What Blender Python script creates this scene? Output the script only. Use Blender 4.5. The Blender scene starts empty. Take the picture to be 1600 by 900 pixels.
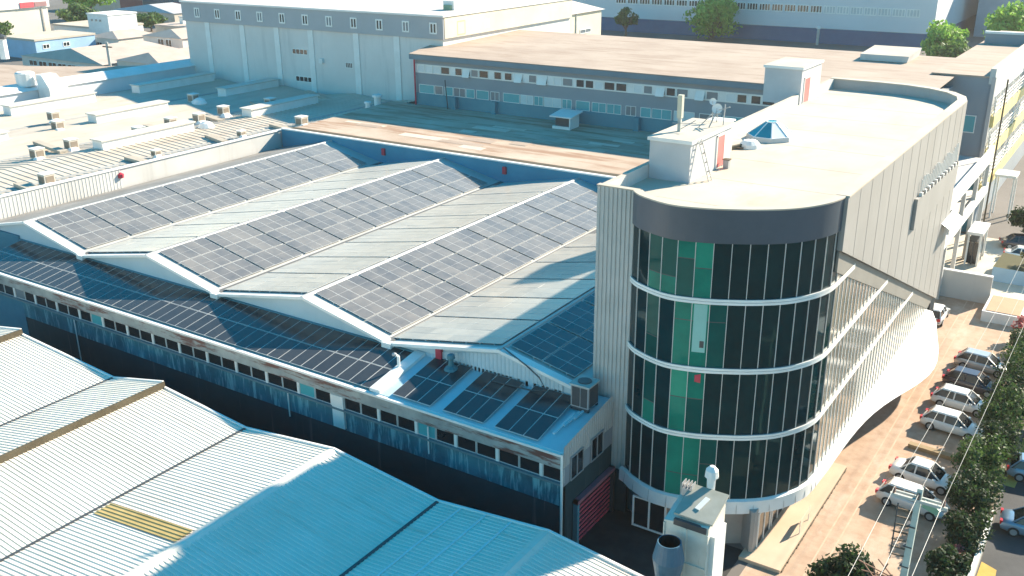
import bpy, bmesh, math, random
from mathutils import Vector, Matrix, Euler
random.seed(7)
S = bpy.context.scene
COL = S.collection
rad = math.radians
# ------------------------------------------------------------------ camera
F, TH, RO, YA, H = 1523.3, .364260, -.0074747, .584289, 35.0
fw = Vector((-math.sin(YA)*math.cos(TH), math.cos(YA)*math.cos(TH), -math.sin(TH)))
r0 = Vector((math.cos(YA), math.sin(YA), 0)); u0 = r0.cross(fw)
rt = r0*math.cos(RO)+u0*math.sin(RO); up = u0*math.cos(RO)-r0*math.sin(RO)
cam = bpy.data.objects.new('camera', bpy.data.cameras.new('camera')); COL.objects.link(cam)
M = Matrix.Identity(4)
for i in range(3):
    M[i][0], M[i][1], M[i][2] = rt[i], up[i], -fw[i]
M[2][3] = H
cam.matrix_world = M
cam.data.sensor_width = 36; cam.data.lens = F/1600*36
cam.data.clip_start = .5; cam.data.clip_end = 4000
S.camera = cam
def bz(x, y, z):                     # surveyed point at height z
    d = (x-800)*rt-(y-450)*up+F*fw
    t = (z-H)/d.z
    return (d.x*t, d.y*t, z)
# ------------------------------------------------------------------ light
SUN_AZ, SUN_EL = rad(24.7), rad(30)    # azimuth from +Y towards +X
w = bpy.data.worlds.new('World'); S.world = w; w.use_nodes = True
nt = w.node_tree; bg = nt.nodes['Background']
sky = nt.nodes.new('ShaderNodeTexSky'); sky.sky_type = 'NISHITA'; sky.sun_disc = False
sky.sun_elevation = SUN_EL; sky.sun_rotation = SUN_AZ
sky.air_density = 1.2; sky.dust_density = .3; sky.ozone_density = 3.0
hs = nt.nodes.new('ShaderNodeHueSaturation'); hs.inputs['Saturation'].default_value = 1.55; hs.inputs['Hue'].default_value = .478
nt.links.new(sky.outputs[0], hs.inputs['Color']); nt.links.new(hs.outputs[0], bg.inputs[0]); bg.inputs[1].default_value = .09
sd = bpy.data.lights.new('sun', 'SUN'); sd.energy = 5.0; sd.angle = rad(.9); sd.color = (1, .865, .675)
sun = bpy.data.objects.new('sun', sd); COL.objects.link(sun)
to_sun = Vector((math.sin(SUN_AZ)*math.cos(SUN_EL), math.cos(SUN_AZ)*math.cos(SUN_EL), math.sin(SUN_EL)))
sun.rotation_euler = to_sun.to_track_quat('Z', 'Y').to_euler()
sun.location = (0, 0, 120)
vs = S.view_settings
vs.view_transform = 'Standard'; vs.look = 'None'; vs.gamma = 1; vs.use_curve_mapping = False
vs.exposure = 1.38
S.render.engine = 'CYCLES'
# ------------------------------------------------------------------ materials
MATS = {}
def mat(name, c, rough=.7, c2=None, scale=.3, metal=0., bump=0., bscale=20., streak=None, c3=None, spec=.5, stretch=None, fac=(.35, .65), grime=.0):
    """procedural material: base colour varied with noise, optional vertical streaks and fine bump"""
    if name in MATS: return MATS[name]
    m = bpy.data.materials.new(name); m.use_nodes = True
    n = m.node_tree; L = n.links.new; b = n.nodes['Principled BSDF']
    b.inputs['Roughness'].default_value = rough; b.inputs['Metallic'].default_value = metal
    b.inputs['Specular IOR Level'].default_value = spec
    def N(t, **k):
        o = n.nodes.new(t)
        for a, v in k.items(): setattr(o, a, v)
        return o
    geo = N('ShaderNodeNewGeometry'); mp = N('ShaderNodeMapping')
    L(geo.outputs['Position'], mp.inputs[0])
    if stretch: mp.inputs['Scale'].default_value = stretch
    c2 = c2 or tuple(min(1, x*1.18) for x in c)
    nz = N('ShaderNodeTexNoise'); nz.inputs['Scale'].default_value = scale; nz.inputs['Detail'].default_value = 6; nz.inputs['Roughness'].default_value = .65
    L(mp.outputs[0], nz.inputs['Vector'])
    rp = N('ShaderNodeValToRGB'); e = rp.color_ramp.elements
    e[0].position, e[1].position = fac
    e[0].color = (*c, 1); e[1].color = (*c2, 1)
    L(nz.outputs[0], rp.inputs[0]); out = rp.outputs[0]
    if streak:                                   # vertical runs of dirt or peeled paint
        mp2 = N('ShaderNodeMapping'); mp2.inputs['Scale'].default_value = streak[0]
        L(geo.outputs['Position'], mp2.inputs[0])
        n2 = N('ShaderNodeTexNoise'); n2.inputs['Scale'].default_value = 1; n2.inputs['Detail'].default_value = 5; n2.inputs['Roughness'].default_value = .7
        L(mp2.outputs[0], n2.inputs['Vector'])
        r2 = N('ShaderNodeValToRGB'); r2.color_ramp.elements[0].position = streak[1]; r2.color_ramp.elements[1].position = streak[2]
        L(n2.outputs[0], r2.inputs[0])
        mx = N('ShaderNodeMix', data_type='RGBA'); L(r2.outputs[0], mx.inputs['Factor']); L(out, mx.inputs['A']); mx.inputs['B'].default_value = (*c3, 1)
        out = mx.outputs['Result']
    L(out, b.inputs['Base Color'])
    if bump:
        n3 = N('ShaderNodeTexNoise'); n3.inputs['Scale'].default_value = bscale; n3.inputs['Detail'].default_value = 3
        L(geo.outputs['Position'], n3.inputs['Vector'])
        bp = N('ShaderNodeBump'); bp.inputs['Strength'].default_value = bump; bp.inputs['Distance'].default_value = .03
        L(n3.outputs[0], bp.inputs['Height']); L(bp.outputs[0], b.inputs['Normal'])
    MATS[name] = m
    return m
white_sheet = mat('white_sheet', (.75, .67, .56), .5, (.82, .75, .65), .22, streak=((.12, 2.2, 1), .56, .74), c3=(.62, .54, .43))
far_sheet = mat('far_sheet', (.49, .415, .335), .7, (.57, .495, .415), .12, streak=((.5, .08, 1), .50, .70), c3=(.43, .35, .275))
cream_deck = mat('cream_deck', (.48, .41, .33), .85, (.56, .49, .405), .16, bump=.1, streak=((.25, .12, 1), .52, .72), c3=(.46, .38, .295))
tan_deck = mat('tan_deck', (.37, .28, .22), .9, (.45, .355, .285), .12, streak=((.12, .7, 1), .50, .70), c3=(.31, .22, .165))
rust_deck = mat('rust_deck', (.42, .31, .23), .9, (.56, .45, .36), .1, streak=((.07, .6, 1), .48, .62), c3=(.33, .20, .13))
grey_wall = mat('grey_wall', (.62, .59, .56), .8, (.70, .67, .64), .1, streak=((.6, .6, .05), .56, .8), c3=(.54, .52, .50))
slate_wall = mat('slate_wall', (.24, .27, .30), .8, (.28, .31, .34), .12)
teal_wall = mat('teal_wall', (.07, .22, .28), .8, (.10, .28, .34), .15)
pale_wall = mat('pale_wall', (.50, .49, .47), .8, (.58, .57, .55), .15, streak=((.6, .6, .05), .55, .8), c3=(.42, .41, .39))
cream_wall = mat('cream_wall', (.66, .58, .44), .85, (.74, .66, .52), .2)
white_paint = mat('white_paint', (.72, .71, .68), .6, (.80, .79, .77), .5)
white_trim = mat('white_trim', (.74, .73, .70), .5)
grey_metal = mat('grey_metal', (.34, .35, .36), .45, metal=.3)
dark_metal = mat('dark_metal', (.05, .055, .06), .5)
gutter_rust = mat('gutter_rust', (.24, .27, .27), .75, (.38, .40, .39), .7, streak=((.30, .30, 2.2), .50, .60), c3=(.14, .06, .05))
peel_blue = mat('peel_blue', (.010, .085, .12), .85, (.05, .22, .28), .45, streak=((3.4, 3.4, .38), .51, .62), c3=(.20, .42, .46), fac=(.3, .7))
plain_blue = mat('plain_blue', (.03, .17, .25), .8, (.05, .22, .30), .4)
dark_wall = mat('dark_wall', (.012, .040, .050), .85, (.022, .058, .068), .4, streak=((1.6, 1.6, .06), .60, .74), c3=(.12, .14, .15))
gable_tint = mat('gable_tint', (.50, .60, .64), .6, (.56, .66, .70), .4)  # white gable walls, bluish shade put into the colour
back_blue = mat('back_blue', (.03, .22, .34), .7, (.05, .27, .40), .25)
sheet_grey = mat('sheet_grey', (.42, .42, .40), .5, (.50, .50, .48), .3)
fascia_beige = mat('fascia_beige', (.295, .285, .27), .55, (.34, .33, .315), .15, streak=((.1, 1.8, .05), .58, .76), c3=(.47, .445, .41))
fascia_dark = mat('fascia_dark', (.055, .080, .105), .32, (.075, .10, .13), .25)
corr_grey = mat('corr_grey', (.42, .42, .40), .55, (.50, .49, .47), .5)
asphalt = mat('asphalt', (.12, .11, .10), .9, (.17, .155, .145), .05, bump=.2)
paving = mat('paving', (.36, .24, .165), .9, (.46, .335, .245), .8, streak=((.35, .22, 1), .50, .68), c3=(.50, .385, .30), bump=.3)
apron_m = mat('apron', (.50, .38, .27), .85, (.58, .45, .33), .3)
yard_m = mat('yard', (.55, .48, .38), .9, (.65, .58, .47), .15)
dry_grass = mat('dry_grass', (.42, .26, .05), .95, (.52, .36, .10), .7)
soil_m = mat('soil', (.10, .085, .06), .95, (.16, .13, .09), .8)
concrete = mat('concrete', (.40, .41, .38), .8, (.48, .49, .46), 1.2)
pink_door = mat('pink_door', (.62, .16, .15), .5)
red_paint = mat('red_paint', (.42, .03, .06), .5)
shutter_red = mat('shutter_red', (.62, .07, .12), .5, (.70, .11, .16), 1.)
window_dark = mat('window_dark', (.015, .02, .025), .12, spec=.6)
window_grey = mat('window_grey', (.16, .19, .21), .2)
window_teal = mat('window_teal', (.05, .32, .36), .35)
yellow_paint = mat('yellow_paint', (.62, .50, .20), .6, (.68, .57, .28), .4)
yellow_sheet = mat('yellow_sheet', (.40, .28, .09), .5, (.52, .38, .15), .6)
olive_trim = mat('olive_trim', (.065, .052, .03), .75, (.10, .082, .05), .6)
duct_blue = mat('duct_blue', (.045, .12, .18), .45, (.065, .15, .21), 1.5)
stack_paint = mat('stack_paint', (.62, .58, .50), .6, (.72, .68, .60), 1.2, streak=((2, 2, .3), .58, .72), c3=(.38, .33, .26))
bark = mat('bark', (.10, .075, .05), .9, (.15, .11, .08), 3)
rubber = mat('rubber', (.02, .02, .02), .8)
chrome = mat('chrome', (.6, .6, .6), .25, metal=1.)
glass_night = mat('glass_night', (.002, .018, .024), .04, (.003, .030, .036), .5, spec=.28, bump=.25, bscale=.6)
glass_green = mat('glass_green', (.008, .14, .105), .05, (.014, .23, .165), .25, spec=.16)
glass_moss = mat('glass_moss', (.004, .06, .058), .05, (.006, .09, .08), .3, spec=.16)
glass_cyan = mat('glass_cyan', (.015, .23, .16), .06, (.03, .30, .20), .3, spec=.16)
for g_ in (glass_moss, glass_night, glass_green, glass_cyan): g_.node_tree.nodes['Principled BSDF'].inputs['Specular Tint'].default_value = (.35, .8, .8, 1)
glass_bronze = mat('glass_bronze', (.26, .235, .185), .12, (.38, .34, .275), .5, metal=.35, streak=((.2, .9, .25), .5, .7), c3=(.24, .215, .17))
glass_sky = mat('glass_sky', (.02, .24, .30), .08, (.04, .30, .36), .8)
roof_tile = mat('roof_tile', (.44, .35, .295), .9, (.54, .44, .375), .2)

def panel_mat(nm, k, dustk, sheen):
    m = bpy.data.materials.new(nm); m.use_nodes = True
    n = m.node_tree; L = n.links.new; b = n.nodes['Principled BSDF']
    tc = n.nodes.new('ShaderNodeTexCoord'); oi = n.nodes.new('ShaderNodeObjectInfo')
    br = n.nodes.new('ShaderNodeTexBrick'); br.offset = 0; br.inputs['Scale'].default_value = 1
    br.inputs['Brick Width'].default_value = .173; br.inputs['Row Height'].default_value = .092
    br.inputs['Mortar Size'].default_value = .004
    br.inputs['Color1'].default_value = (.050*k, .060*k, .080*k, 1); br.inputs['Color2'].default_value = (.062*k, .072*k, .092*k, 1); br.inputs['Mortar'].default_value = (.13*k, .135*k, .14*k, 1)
    L(tc.outputs['Object'], br.inputs['Vector'])
    nz = n.nodes.new('ShaderNodeTexNoise'); nz.inputs['Scale'].default_value = .9; nz.inputs['Detail'].default_value = 7
    geo = n.nodes.new('ShaderNodeNewGeometry'); L(geo.outputs['Position'], nz.inputs['Vector'])
    dust = n.nodes.new('ShaderNodeMix'); dust.data_type = 'RGBA'
    ad = n.nodes.new('ShaderNodeMath'); ad.operation = 'MULTIPLY_ADD'; L(oi.outputs['Random'], ad.inputs[0]); ad.inputs[1].default_value = dustk*.4; 
    sc = n.nodes.new('ShaderNodeMath'); sc.operation = 'MULTIPLY'; L(nz.outputs[0], sc.inputs[0]); sc.inputs[1].default_value = dustk
    L(sc.outputs[0], ad.inputs[2])
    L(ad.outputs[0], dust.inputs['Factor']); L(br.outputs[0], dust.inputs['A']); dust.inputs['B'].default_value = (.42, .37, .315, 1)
    L(dust.outputs['Result'], b.inputs['Base Color'])
    b.inputs['Roughness'].default_value = .16; b.inputs['Specular IOR Level'].default_value = .5
    b.inputs['Sheen Weight'].default_value = sheen; b.inputs['Sheen Roughness'].default_value = .35; b.inputs['Sheen Tint'].default_value = (1, .93, .82, 1)
    return m
solar_cells = panel_mat('dusty_cells', .9, .46, .42)
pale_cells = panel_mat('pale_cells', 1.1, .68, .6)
shade_cells = panel_mat('shade_cells', .40, .07, .03)  # darker, less dusty copy: shade on these arrays put into the colour
alu = mat('alu_frame', (.56, .55, .53), .45, metal=.1)

def leaf_mat(name, a, b_):
    m = bpy.data.materials.new(name); m.use_nodes = True
    n = m.node_tree; L = n.links.new; b = n.nodes['Principled BSDF']
    geo = n.nodes.new('ShaderNodeNewGeometry')
    rp = n.nodes.new('ShaderNodeValToRGB'); rp.color_ramp.elements[0].color = (*a, 1); rp.color_ramp.elements[1].color = (*b_, 1)
    L(geo.outputs['Random Per Island'], rp.inputs[0]); L(rp.outputs[0], b.inputs['Base Color'])
    b.inputs['Roughness'].default_value = .6
    tr = n.nodes.new('ShaderNodeBsdfTranslucent'); L(rp.outputs[0], tr.inputs[0])
    mx = n.nodes.new('ShaderNodeMixShader'); mx.inputs[0].default_value = .42
    L(b.outputs[0], mx.inputs[1]); L(tr.outputs[0], mx.inputs[2]); L(mx.outputs[0], n.nodes['Material Output'].inputs[0])
    return m
leaf_dark = leaf_mat('leaf_dark', (.012, .030, .012), (.045, .085, .025))
leaf_mid = leaf_mat('leaf_mid', (.035, .09, .02), (.13, .22, .05))
leaf_light = leaf_mat('leaf_light', (.12, .30, .03), (.34, .55, .10))
leaf_hedge = leaf_mat('leaf_hedge', (.018, .05, .014), (.09, .15, .04))
leaf_olive = leaf_mat('leaf_olive', (.07, .07, .02), (.16, .15, .05))
leaf_dry = leaf_mat('leaf_dry', (.22, .12, .05), (.40, .26, .14))
leaf_pink = leaf_mat('leaf_pink', (.35, .08, .10), (.55, .22, .20))

# ------------------------------------------------------------------ mesh builder
ORG = {}
class MB:
    def __init__(s): s.v = []; s.f = []; s.mi = []; s.mats = []
    def m(s, mt):
        if mt not in s.mats: s.mats.append(mt)
        return s.mats.index(mt)
    def poly(s, pts, mt):
        i = len(s.v); s.v += [tuple(p) for p in pts]; s.f.append(tuple(range(i, i+len(pts)))); s.mi.append(s.m(mt))
    def box(s, x0, x1, y0, y1, z0, z1, mt, top=None):
        x0, x1 = min(x0, x1), max(x0, x1); y0, y1 = min(y0, y1), max(y0, y1); z0, z1 = min(z0, z1), max(z0, z1)
        i = len(s.v)
        s.v += [(x0,y0,z0),(x1,y0,z0),(x1,y1,z0),(x0,y1,z0),(x0,y0,z1),(x1,y0,z1),(x1,y1,z1),(x0,y1,z1)]
        a = s.m(mt); t = s.m(top) if top else a
        for q, k in (((0,3,2,1),a),((4,5,6,7),t),((0,1,5,4),a),((1,2,6,5),a),((2,3,7,6),a),((3,0,4,7),a)):
            s.f.append(tuple(i+j for j in q)); s.mi.append(k)
        return s
    def hull(s, lo, hi, mt, top=None, bottom=True):
        """prism between two rings of points"""
        n = len(lo); i = len(s.v); s.v += [tuple(p) for p in lo]+[tuple(p) for p in hi]
        a = s.m(mt); t = s.m(top) if top else a
        for k in range(n):
            j = (k+1) % n; s.f.append((i+k, i+j, i+n+j, i+n+k)); s.mi.append(a)
        s.f.append(tuple(i+n+k for k in range(n))); s.mi.append(t)
        if bottom: s.f.append(tuple(i+k for k in reversed(range(n)))); s.mi.append(a)
        return s
    def prism(s, poly, z0, z1, mt, top=None):
        return s.hull([(x, y, z0) for x, y in poly], [(x, y, z1) for x, y in poly], mt, top)
    def tube(s, path, r, mt, n=8, r1=None, cap=True):
        path = [Vector(p) for p in path]; rings = []
        for k, p in enumerate(path):
            d = (path[min(k+1, len(path)-1)]-path[max(k-1, 0)]).normalized()
            a = d.cross(Vector((0, 0, 1)) if abs(d.z) < .95 else Vector((1, 0, 0))).normalized(); b = d.cross(a)
            rr = r if r1 is None else r+(r1-r)*k/(len(path)-1)
            i = len(s.v); rings.append(i)
            for q in range(n):
                t = 2*math.pi*q/n; s.v.append(tuple(p+a*rr*math.cos(t)+b*rr*math.sin(t)))
        mi = s.m(mt)
        for i, j in zip(rings, rings[1:]):
            for q in range(n):
                q2 = (q+1) % n; s.f.append((i+q, i+q2, j+q2, j+q)); s.mi.append(mi)
        if cap:
            s.f.append(tuple(rings[0]+q for q in reversed(range(n)))); s.mi.append(mi)
            s.f.append(tuple(rings[-1]+q for q in range(n))); s.mi.append(mi)
        return s
    def beam(s, a, b, wd, ht, mt):
        """rectangular bar from a to b"""
        a, b = Vector(a), Vector(b); d = (b-a).normalized()
        sd_ = d.cross(Vector((0, 0, 1)) if abs(d.z) < .97 else Vector((1, 0, 0))).normalized()*wd/2; uv = sd_.cross(d).normalized()*ht/2
        q = [-sd_-uv, sd_-uv, sd_+uv, -sd_+uv]
        return s.hull([a+k for k in q], [b+k for k in q], mt)
    def lathe(s, c, prof, mt, n=20):
        rings = []
        for rr, z in prof:
            i = len(s.v); rings.append(i)
            for q in range(n):
                t = 2*math.pi*q/n; s.v.append((c[0]+rr*math.cos(t), c[1]+rr*math.sin(t), c[2]+z))
        mi = s.m(mt)
        for i, j in zip(rings, rings[1:]):
            for q in range(n):
                q2 = (q+1) % n; s.f.append((i+q, i+q2, j+q2, j+q)); s.mi.append(mi)
        return s
    def build(s, name, parent=None, local=False, smooth=False):
        o_ = ORG.get(parent.name, Vector((0, 0, 0))) if parent and not local else Vector((0, 0, 0))
        me = bpy.data.meshes.new(name)
        me.from_pydata([tuple(Vector(p)-o_) for p in s.v], [], s.f)
        for mt in s.mats: me.materials.append(mt)
        me.polygons.foreach_set('material_index', s.mi)
        if smooth: me.polygons.foreach_set('use_smooth', [True]*len(me.polygons))
        bm = bmesh.new(); bm.from_mesh(me)
        if smooth: bmesh.ops.remove_doubles(bm, verts=bm.verts, dist=1e-4)
        bmesh.ops.recalc_face_normals(bm, faces=bm.faces); bm.to_mesh(me); bm.free()
        ob = bpy.data.objects.new(name, me); COL.objects.link(ob)
        if parent: ob.parent = parent; ORG[ob.name] = o_ if not local else Vector((0, 0, 0))
        return ob
def thing(name, label, cat, loc=(0, 0, 0), group=None, rot=None):
    o = bpy.data.objects.new(name, None); COL.objects.link(o); o.location = loc
    o.empty_display_size = .5
    if rot: o.rotation_euler = rot
    ORG[o.name] = Vector(loc); tag(o, label, cat, group)
    return o
def tag(o, label, cat, group=None):
    o['label'] = label; o['category'] = cat
    if group: o['group'] = group
    return o
def struct(o): o['kind'] = 'structure'; return o
def dup(o, parent=None):
    c = o.copy(); COL.objects.link(c)
    if parent: c.parent = parent
    for ch in o.children: dup(ch, c)
    return c
def window(parent, plane, a0, a1, z0, z1, pos, out, glass=window_dark, frame=white_trim, proud=.06, fr=.09, mid=0, name='window'):
    """framed window on a vertical wall: plane 'y' (wall at y=pos) or 'x'; out = outward sign"""
    f = MB(); p = MB()
    def B(mb, u0, u1, w0, w1, d0, d1, mt):
        if plane == 'y': mb.box(u0, u1, pos+out*d0, pos+out*d1, w0, w1, mt)
        else: mb.box(pos+out*d0, pos+out*d1, u0, u1, w0, w1, mt)
    B(f, a0, a1, z0, z0+fr, -.02, proud, frame); B(f, a0, a1, z1-fr, z1, -.02, proud, frame)
    B(f, a0, a0+fr, z0+fr, z1-fr, -.02, proud, frame); B(f, a1-fr, a1, z0+fr, z1-fr, -.02, proud, frame)
    for k in range(mid):
        c = a0+(a1-a0)*(k+1)/(mid+1); B(f, c-fr/2, c+fr/2, z0+fr, z1-fr, -.02, proud, frame)
    o = f.build(name, parent)
    B(p, a0+fr*.9, a1-fr*.9, z0+fr*.9, z1-fr*.9, -.01, .015, glass)
    p.build('pane', o)
    return o
def corrugated(mb, p00, p10, p01, p11, pitch, depth, mt, along='v'):
    """ribbed sheet: rib direction p00->p01, ribs repeat p00->p10"""
    p00, p10, p01, p11 = map(Vector, (p00, p10, p01, p11))
    n = max(1, round((p10-p00).length/pitch)); nrm = (p10-p00).cross(p01-p00).normalized()
    if nrm.z < -.01: nrm = -nrm
    prof = ((0, 0), (.62, 0), (.70, 1), (.92, 1), (1, 0))
    i = len(s_ := mb.v); mi = mb.m(mt); cols = 0
    for k in range(n):
        for t, h in (prof if k == 0 else prof[1:]):
            a = (k+t)/n
            mb.v.append(tuple(p00.lerp(p10, a)+nrm*h*depth)); mb.v.append(tuple(p01.lerp(p11, a)+nrm*h*depth)); cols += 1
    for c in range(cols-1):
        j = i+2*c; mb.f.append((j, j+2, j+3, j+1)); mb.mi.append(mi)

# ------------------------------------------------------------------ ground
g = MB(); g.poly([(-1500, -300, 0), (900, -300, 0), (900, 2200, 0), (-1500, 2200, 0)], asphalt); struct(g.build('ground'))
g = MB(); g.poly([(-14.6, 40, .004), (-4.6, 40, .004), (-4.6, 99, .004), (-14.6, 99, .004)], paving); struct(g.build('driveway'))
g = MB(); g.poly([(-22, 99.5, .004), (2, 99.5, .004), (2, 119.5, .004), (-22, 119.5, .004)], yard_m); struct(g.build('yard'))
g = MB(); g.poly([(-5.2, 119.5, .006), (30, 119.5, .006), (30, 210, .006), (-14, 210, .006)], yard_m); struct(g.build('far_yard'))
g = MB(); g.poly([(-60, 37.2, .006), (-15.21, 37.2, .006), (-15.21, 47.6, .006), (-24, 47.6, .006), (-24, 41.3, .006), (-60, 41.3, .006)], mat('court_dark', (.022, .021, .022), .9, (.04, .038, .038), .6, bump=.2)); struct(g.build('forecourt'))  # near-black sheet: shade of the court put into the ground colour
g = MB(); g.box(-15.2, -12.75, 46.6, 60, 0, .22, apron_m); 
for k in range(40): 
    y = 46.8+k*.33+random.uniform(-.05, .05); g.box(-12.74, -12.66-random.random()*.05, y, y+.2+random.random()*.1, 0, .10, soil_m)
struct(g.build('pavement'))
g = MB()
for x, ya, yb in ((-10.9, 48, 97), (-11.6, 47, 97)):
    g.poly([(x, ya, .009), (x+.10, ya, .009), (x+.10, yb, .009), (x, yb, .009)], mat('faded_line', (.52, .40, .30), .9, (.45, .32, .22), 1.2))
struct(g.build('road_marking'))
g = MB(); g.poly([(-4.6, 40, .005), (-3.6, 40, .005), (-3.6, 99, .005), (-4.6, 99, .005)], soil_m); struct(g.build('planting_strip'))
g = MB(); g.poly([(-3.55, 63.5, .008), (-2.9, 63.5, .008), (-2.5, 71, .008), (-3.3, 71, .008)], dry_grass); g.poly([(-3.4, 48, .008), (-2.3, 49, .008), (-2.5, 53.6, .008), (-3.35, 54, .008)], dry_grass)
g = g.build('grass_verge')
l_ = MB(); l_.poly([(-3.4, 40, .004), (30, 40, .004), (30, 92, .004), (-3.4, 92, .004)], mat('lot_asphalt', (.035, .038, .042), .85, (.06, .062, .066), .4, bump=.2)); struct(l_.build('parking_lot'))
g['kind'] = 'structure'

# ------------------------------------------------------------------ solar factory
YG, YB = 46.1, 85.4                 # gable front, back wall
ZV, ZR = 8.0, 9.72                  # valley, ridge heights
RIDGE = [-82.6, -65.5, -48.2, -31.3]
VALLEY = [-91.0, -74.6, -57.6, -40.4, -23.0]
XT = -25.4                          # tower flank
fac = thing('solar_roof_factory', 'long factory with four gabled roofs covered in solar panels and a peeling blue front wall', 'factory', (-54, 60, 0))
rs = MB()
prof = []
for i in range(4): prof += [(VALLEY[i], ZV), (RIDGE[i], ZR)]
zt = ZR+(ZV-ZR)*(XT-RIDGE[3])/(VALLEY[4]-RIDGE[3]); prof.append((XT-.03, zt))
for (xa, za), (xb, zb) in zip(prof, prof[1:]):
    s_ = MB(); s_.hull([(xa, YG-.35, za-.12), (xb, YG-.35, zb-.12), (xb, YB, zb-.12), (xa, YB, za-.12)], [(xa, YG-.35, za), (xb, YG-.35, zb), (xb, YB, zb), (xa, YB, za)], mat('weathered_sheet', (.20, .19, .175), .8, (.30, .285, .265), .3, streak=((1.2, .08, 1), .5, .7), c3=(.16, .15, .14)) if xa == VALLEY[0] else sheet_grey)
    s_.build('roof_slope', fac)
for i in range(4):
    c = MB()                        # ridge cap and white verge flashing on both rakes
    x = RIDGE[i]; c.hull([(x-.2, YG-.4, ZR-.03), (x+.2, YG-.4, ZR-.03), (x+.2, YB, ZR-.03), (x-.2, YB, ZR-.03)], [(x-.1, YG-.4, ZR+.09), (x+.1, YG-.4, ZR+.09), (x+.1, YB, ZR+.09), (x-.1, YB, ZR+.09)], sheet_grey)
    c.build('ridge_cap', fac)
for (xa, za), (xb, zb) in zip(prof, prof[1:]):
    d = .62 if zb < za else .28
    c = MB(); c.hull([(xa, YG-.42, za-.16), (xb, YG-.42, zb-.16), (xb, YG-.42+d, zb-.02), (xa, YG-.42+d, za-.02)], [(xa, YG-.42, za+.06), (xb, YG-.42, zb+.06), (xb, YG-.42+d, zb+.06), (xa, YG-.42+d, za+.06)], white_trim)
    c.build('verge_flashing', fac)
for i in range(1, 4):
    c = MB(); c.box(VALLEY[i]-.34, VALLEY[i]+.16, YG-.3, YB, ZV-.02, ZV+.085, mat('valley_gutter', (.12, .12, .12), .8)); c.build('valley_gutter', fac)
    c = MB(); c.box(VALLEY[i]-.4, VALLEY[i]+.4, YG-.55, YG-.08, ZV-.3, ZV+.1, white_trim); c.build('valley_outlet', fac)
gw = MB()                           # gable wall (one outline)
pts = [(x, YG, z-.14) for x, z in prof]+[(XT-.03, YG, 0), (VALLEY[0], YG, 0)]
gw.hull(pts, [(x, y+.2, z) for x, y, z in pts], gable_tint); gw.build('gable_wall', fac)
cg = MB(); corrugated(cg, (-38.2, YG-.04, 7.5), (-26.8, YG-.04, 7.5), (-38.2, YG-.04, 7.95), (-26.8, YG-.04, 7.95), .3, .03, gable_tint)
cx = [(-36.5, 8.28), (-31.3, 9.4), (-26.8, 8.5)]
for (xa, za), (xb, zb) in zip(cx, cx[1:]): corrugated(cg, (xa, YG-.04, 7.6), (xb, YG-.04, 7.6), (xa, YG-.04, za-.05), (xb, YG-.04, zb-.05), .3, .035, gable_tint)
cg.build('gable_cladding', fac)
bl = MB(); bl.box(-91, XT-.6, YB, YB+.3, 0, 10.25, back_blue); bl.build('back_wall', fac)
bl = MB(); bl.box(-91, XT-.6, YB-.08, YB+.4, 10.25, 10.4, white_trim); bl.build('back_wall_coping', fac)
for x in (-74.5, -57.5):
    b_ = MB(); b_.box(x, x+.45, YB-.22, YB-.01, 9.0, 9.8, red_paint); b_.build('alarm_box', fac)
b_ = MB(); b_.box(-36.4, -35.95, YG-.25, YG-.01, 7.75, 8.6, red_paint); b_.build('alarm_box', fac)
# lean-to
YE, ZE, ZT = 41.4, 6.85, 7.66
XL0, XL1, XB1 = -84.2, -37.9, -23.95
lt = MB(); lt.hull([(XL0, YE-.1, ZE-.1), (XL1, YE-.1, ZE-.1), (XL1, YG, ZT-.1), (XL0, YG, ZT-.1)], [(XL0, YE-.1, ZE), (XL1, YE-.1, ZE), (XL1, YG, ZT), (XL0, YG, ZT)], sheet_grey); lt.build('lean_to_roof', fac)
lt = MB(); lt.box(XL0, XL1, YG-.22, YG-.002, ZT, ZT+.16, teal_wall); lt.build('apron_flashing', fac)
blk = mat('block_roof', (.42, .58, .63), .55, (.50, .65, .70), .5)  # white roof, blue of the tower's shade put into the colour
lt = MB(); lt.hull([(XL1+.02, YE-.1, ZE-.1), (XB1, YE-.1, ZE-.1), (XB1, 47.2, ZT-.1), (XL1+.02, YG-.02, ZT-.1)], [(XL1+.02, YE-.1, ZE+.08), (XB1, YE-.1, ZE+.08), (XB1, 47.2, ZT+.08), (XL1+.02, YG-.02, ZT+.08)], blk); lt.build('block_roof', fac)
lt = MB(); lt.hull([(XL1-.3, YE-.1, ZE+.08), (XL1+.55, YE-.1, ZE+.08), (XL1+.55, YG-.1, ZT+.08), (XL1-.3, YG-.1, ZT+.08)], [(XL1-.3, YE-.1, ZE+.3), (XL1+.55, YE-.1, ZE+.3), (XL1+.55, YG-.1, ZT+.3), (XL1-.3, YG-.1, ZT+.3)], white_paint); lt.build('party_wall_coping', fac)
gt = MB(); gt.box(XL0, XB1, YE-.36, YE-.1, ZE-.10, ZE+.05, white_paint); gt.build('gutter', fac)
fb = MB(); fb.box(XL0, XB1, YE-.2, YE+.1, 5.86, ZE-.102, gutter_rust); fb.build('eave_fascia', fac)
sl = MB(); sl.box(XL0, XB1, YE-.28, YE+.1, 4.82, 4.96, mat('sill_grey', (.10, .18, .21), .7)); sl.build('window_sill', fac)
fwall = MB(); fwall.box(-77.2, XB1, YE-.06, YE+.14, 3.35, 4.82, peel_blue); fwall.build('peeling_wall', fac)
fwall = MB(); fwall.box(XL0-12, -77.2, YE-.04, YE+.14, 0, 4.82, plain_blue); fwall.build('blue_wall', fac)
fwall = MB(); fwall.box(-77.2, XB1, YE-.0, YE+.14, 0, 3.35, dark_wall); fwall.build('base_wall', fac)
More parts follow.
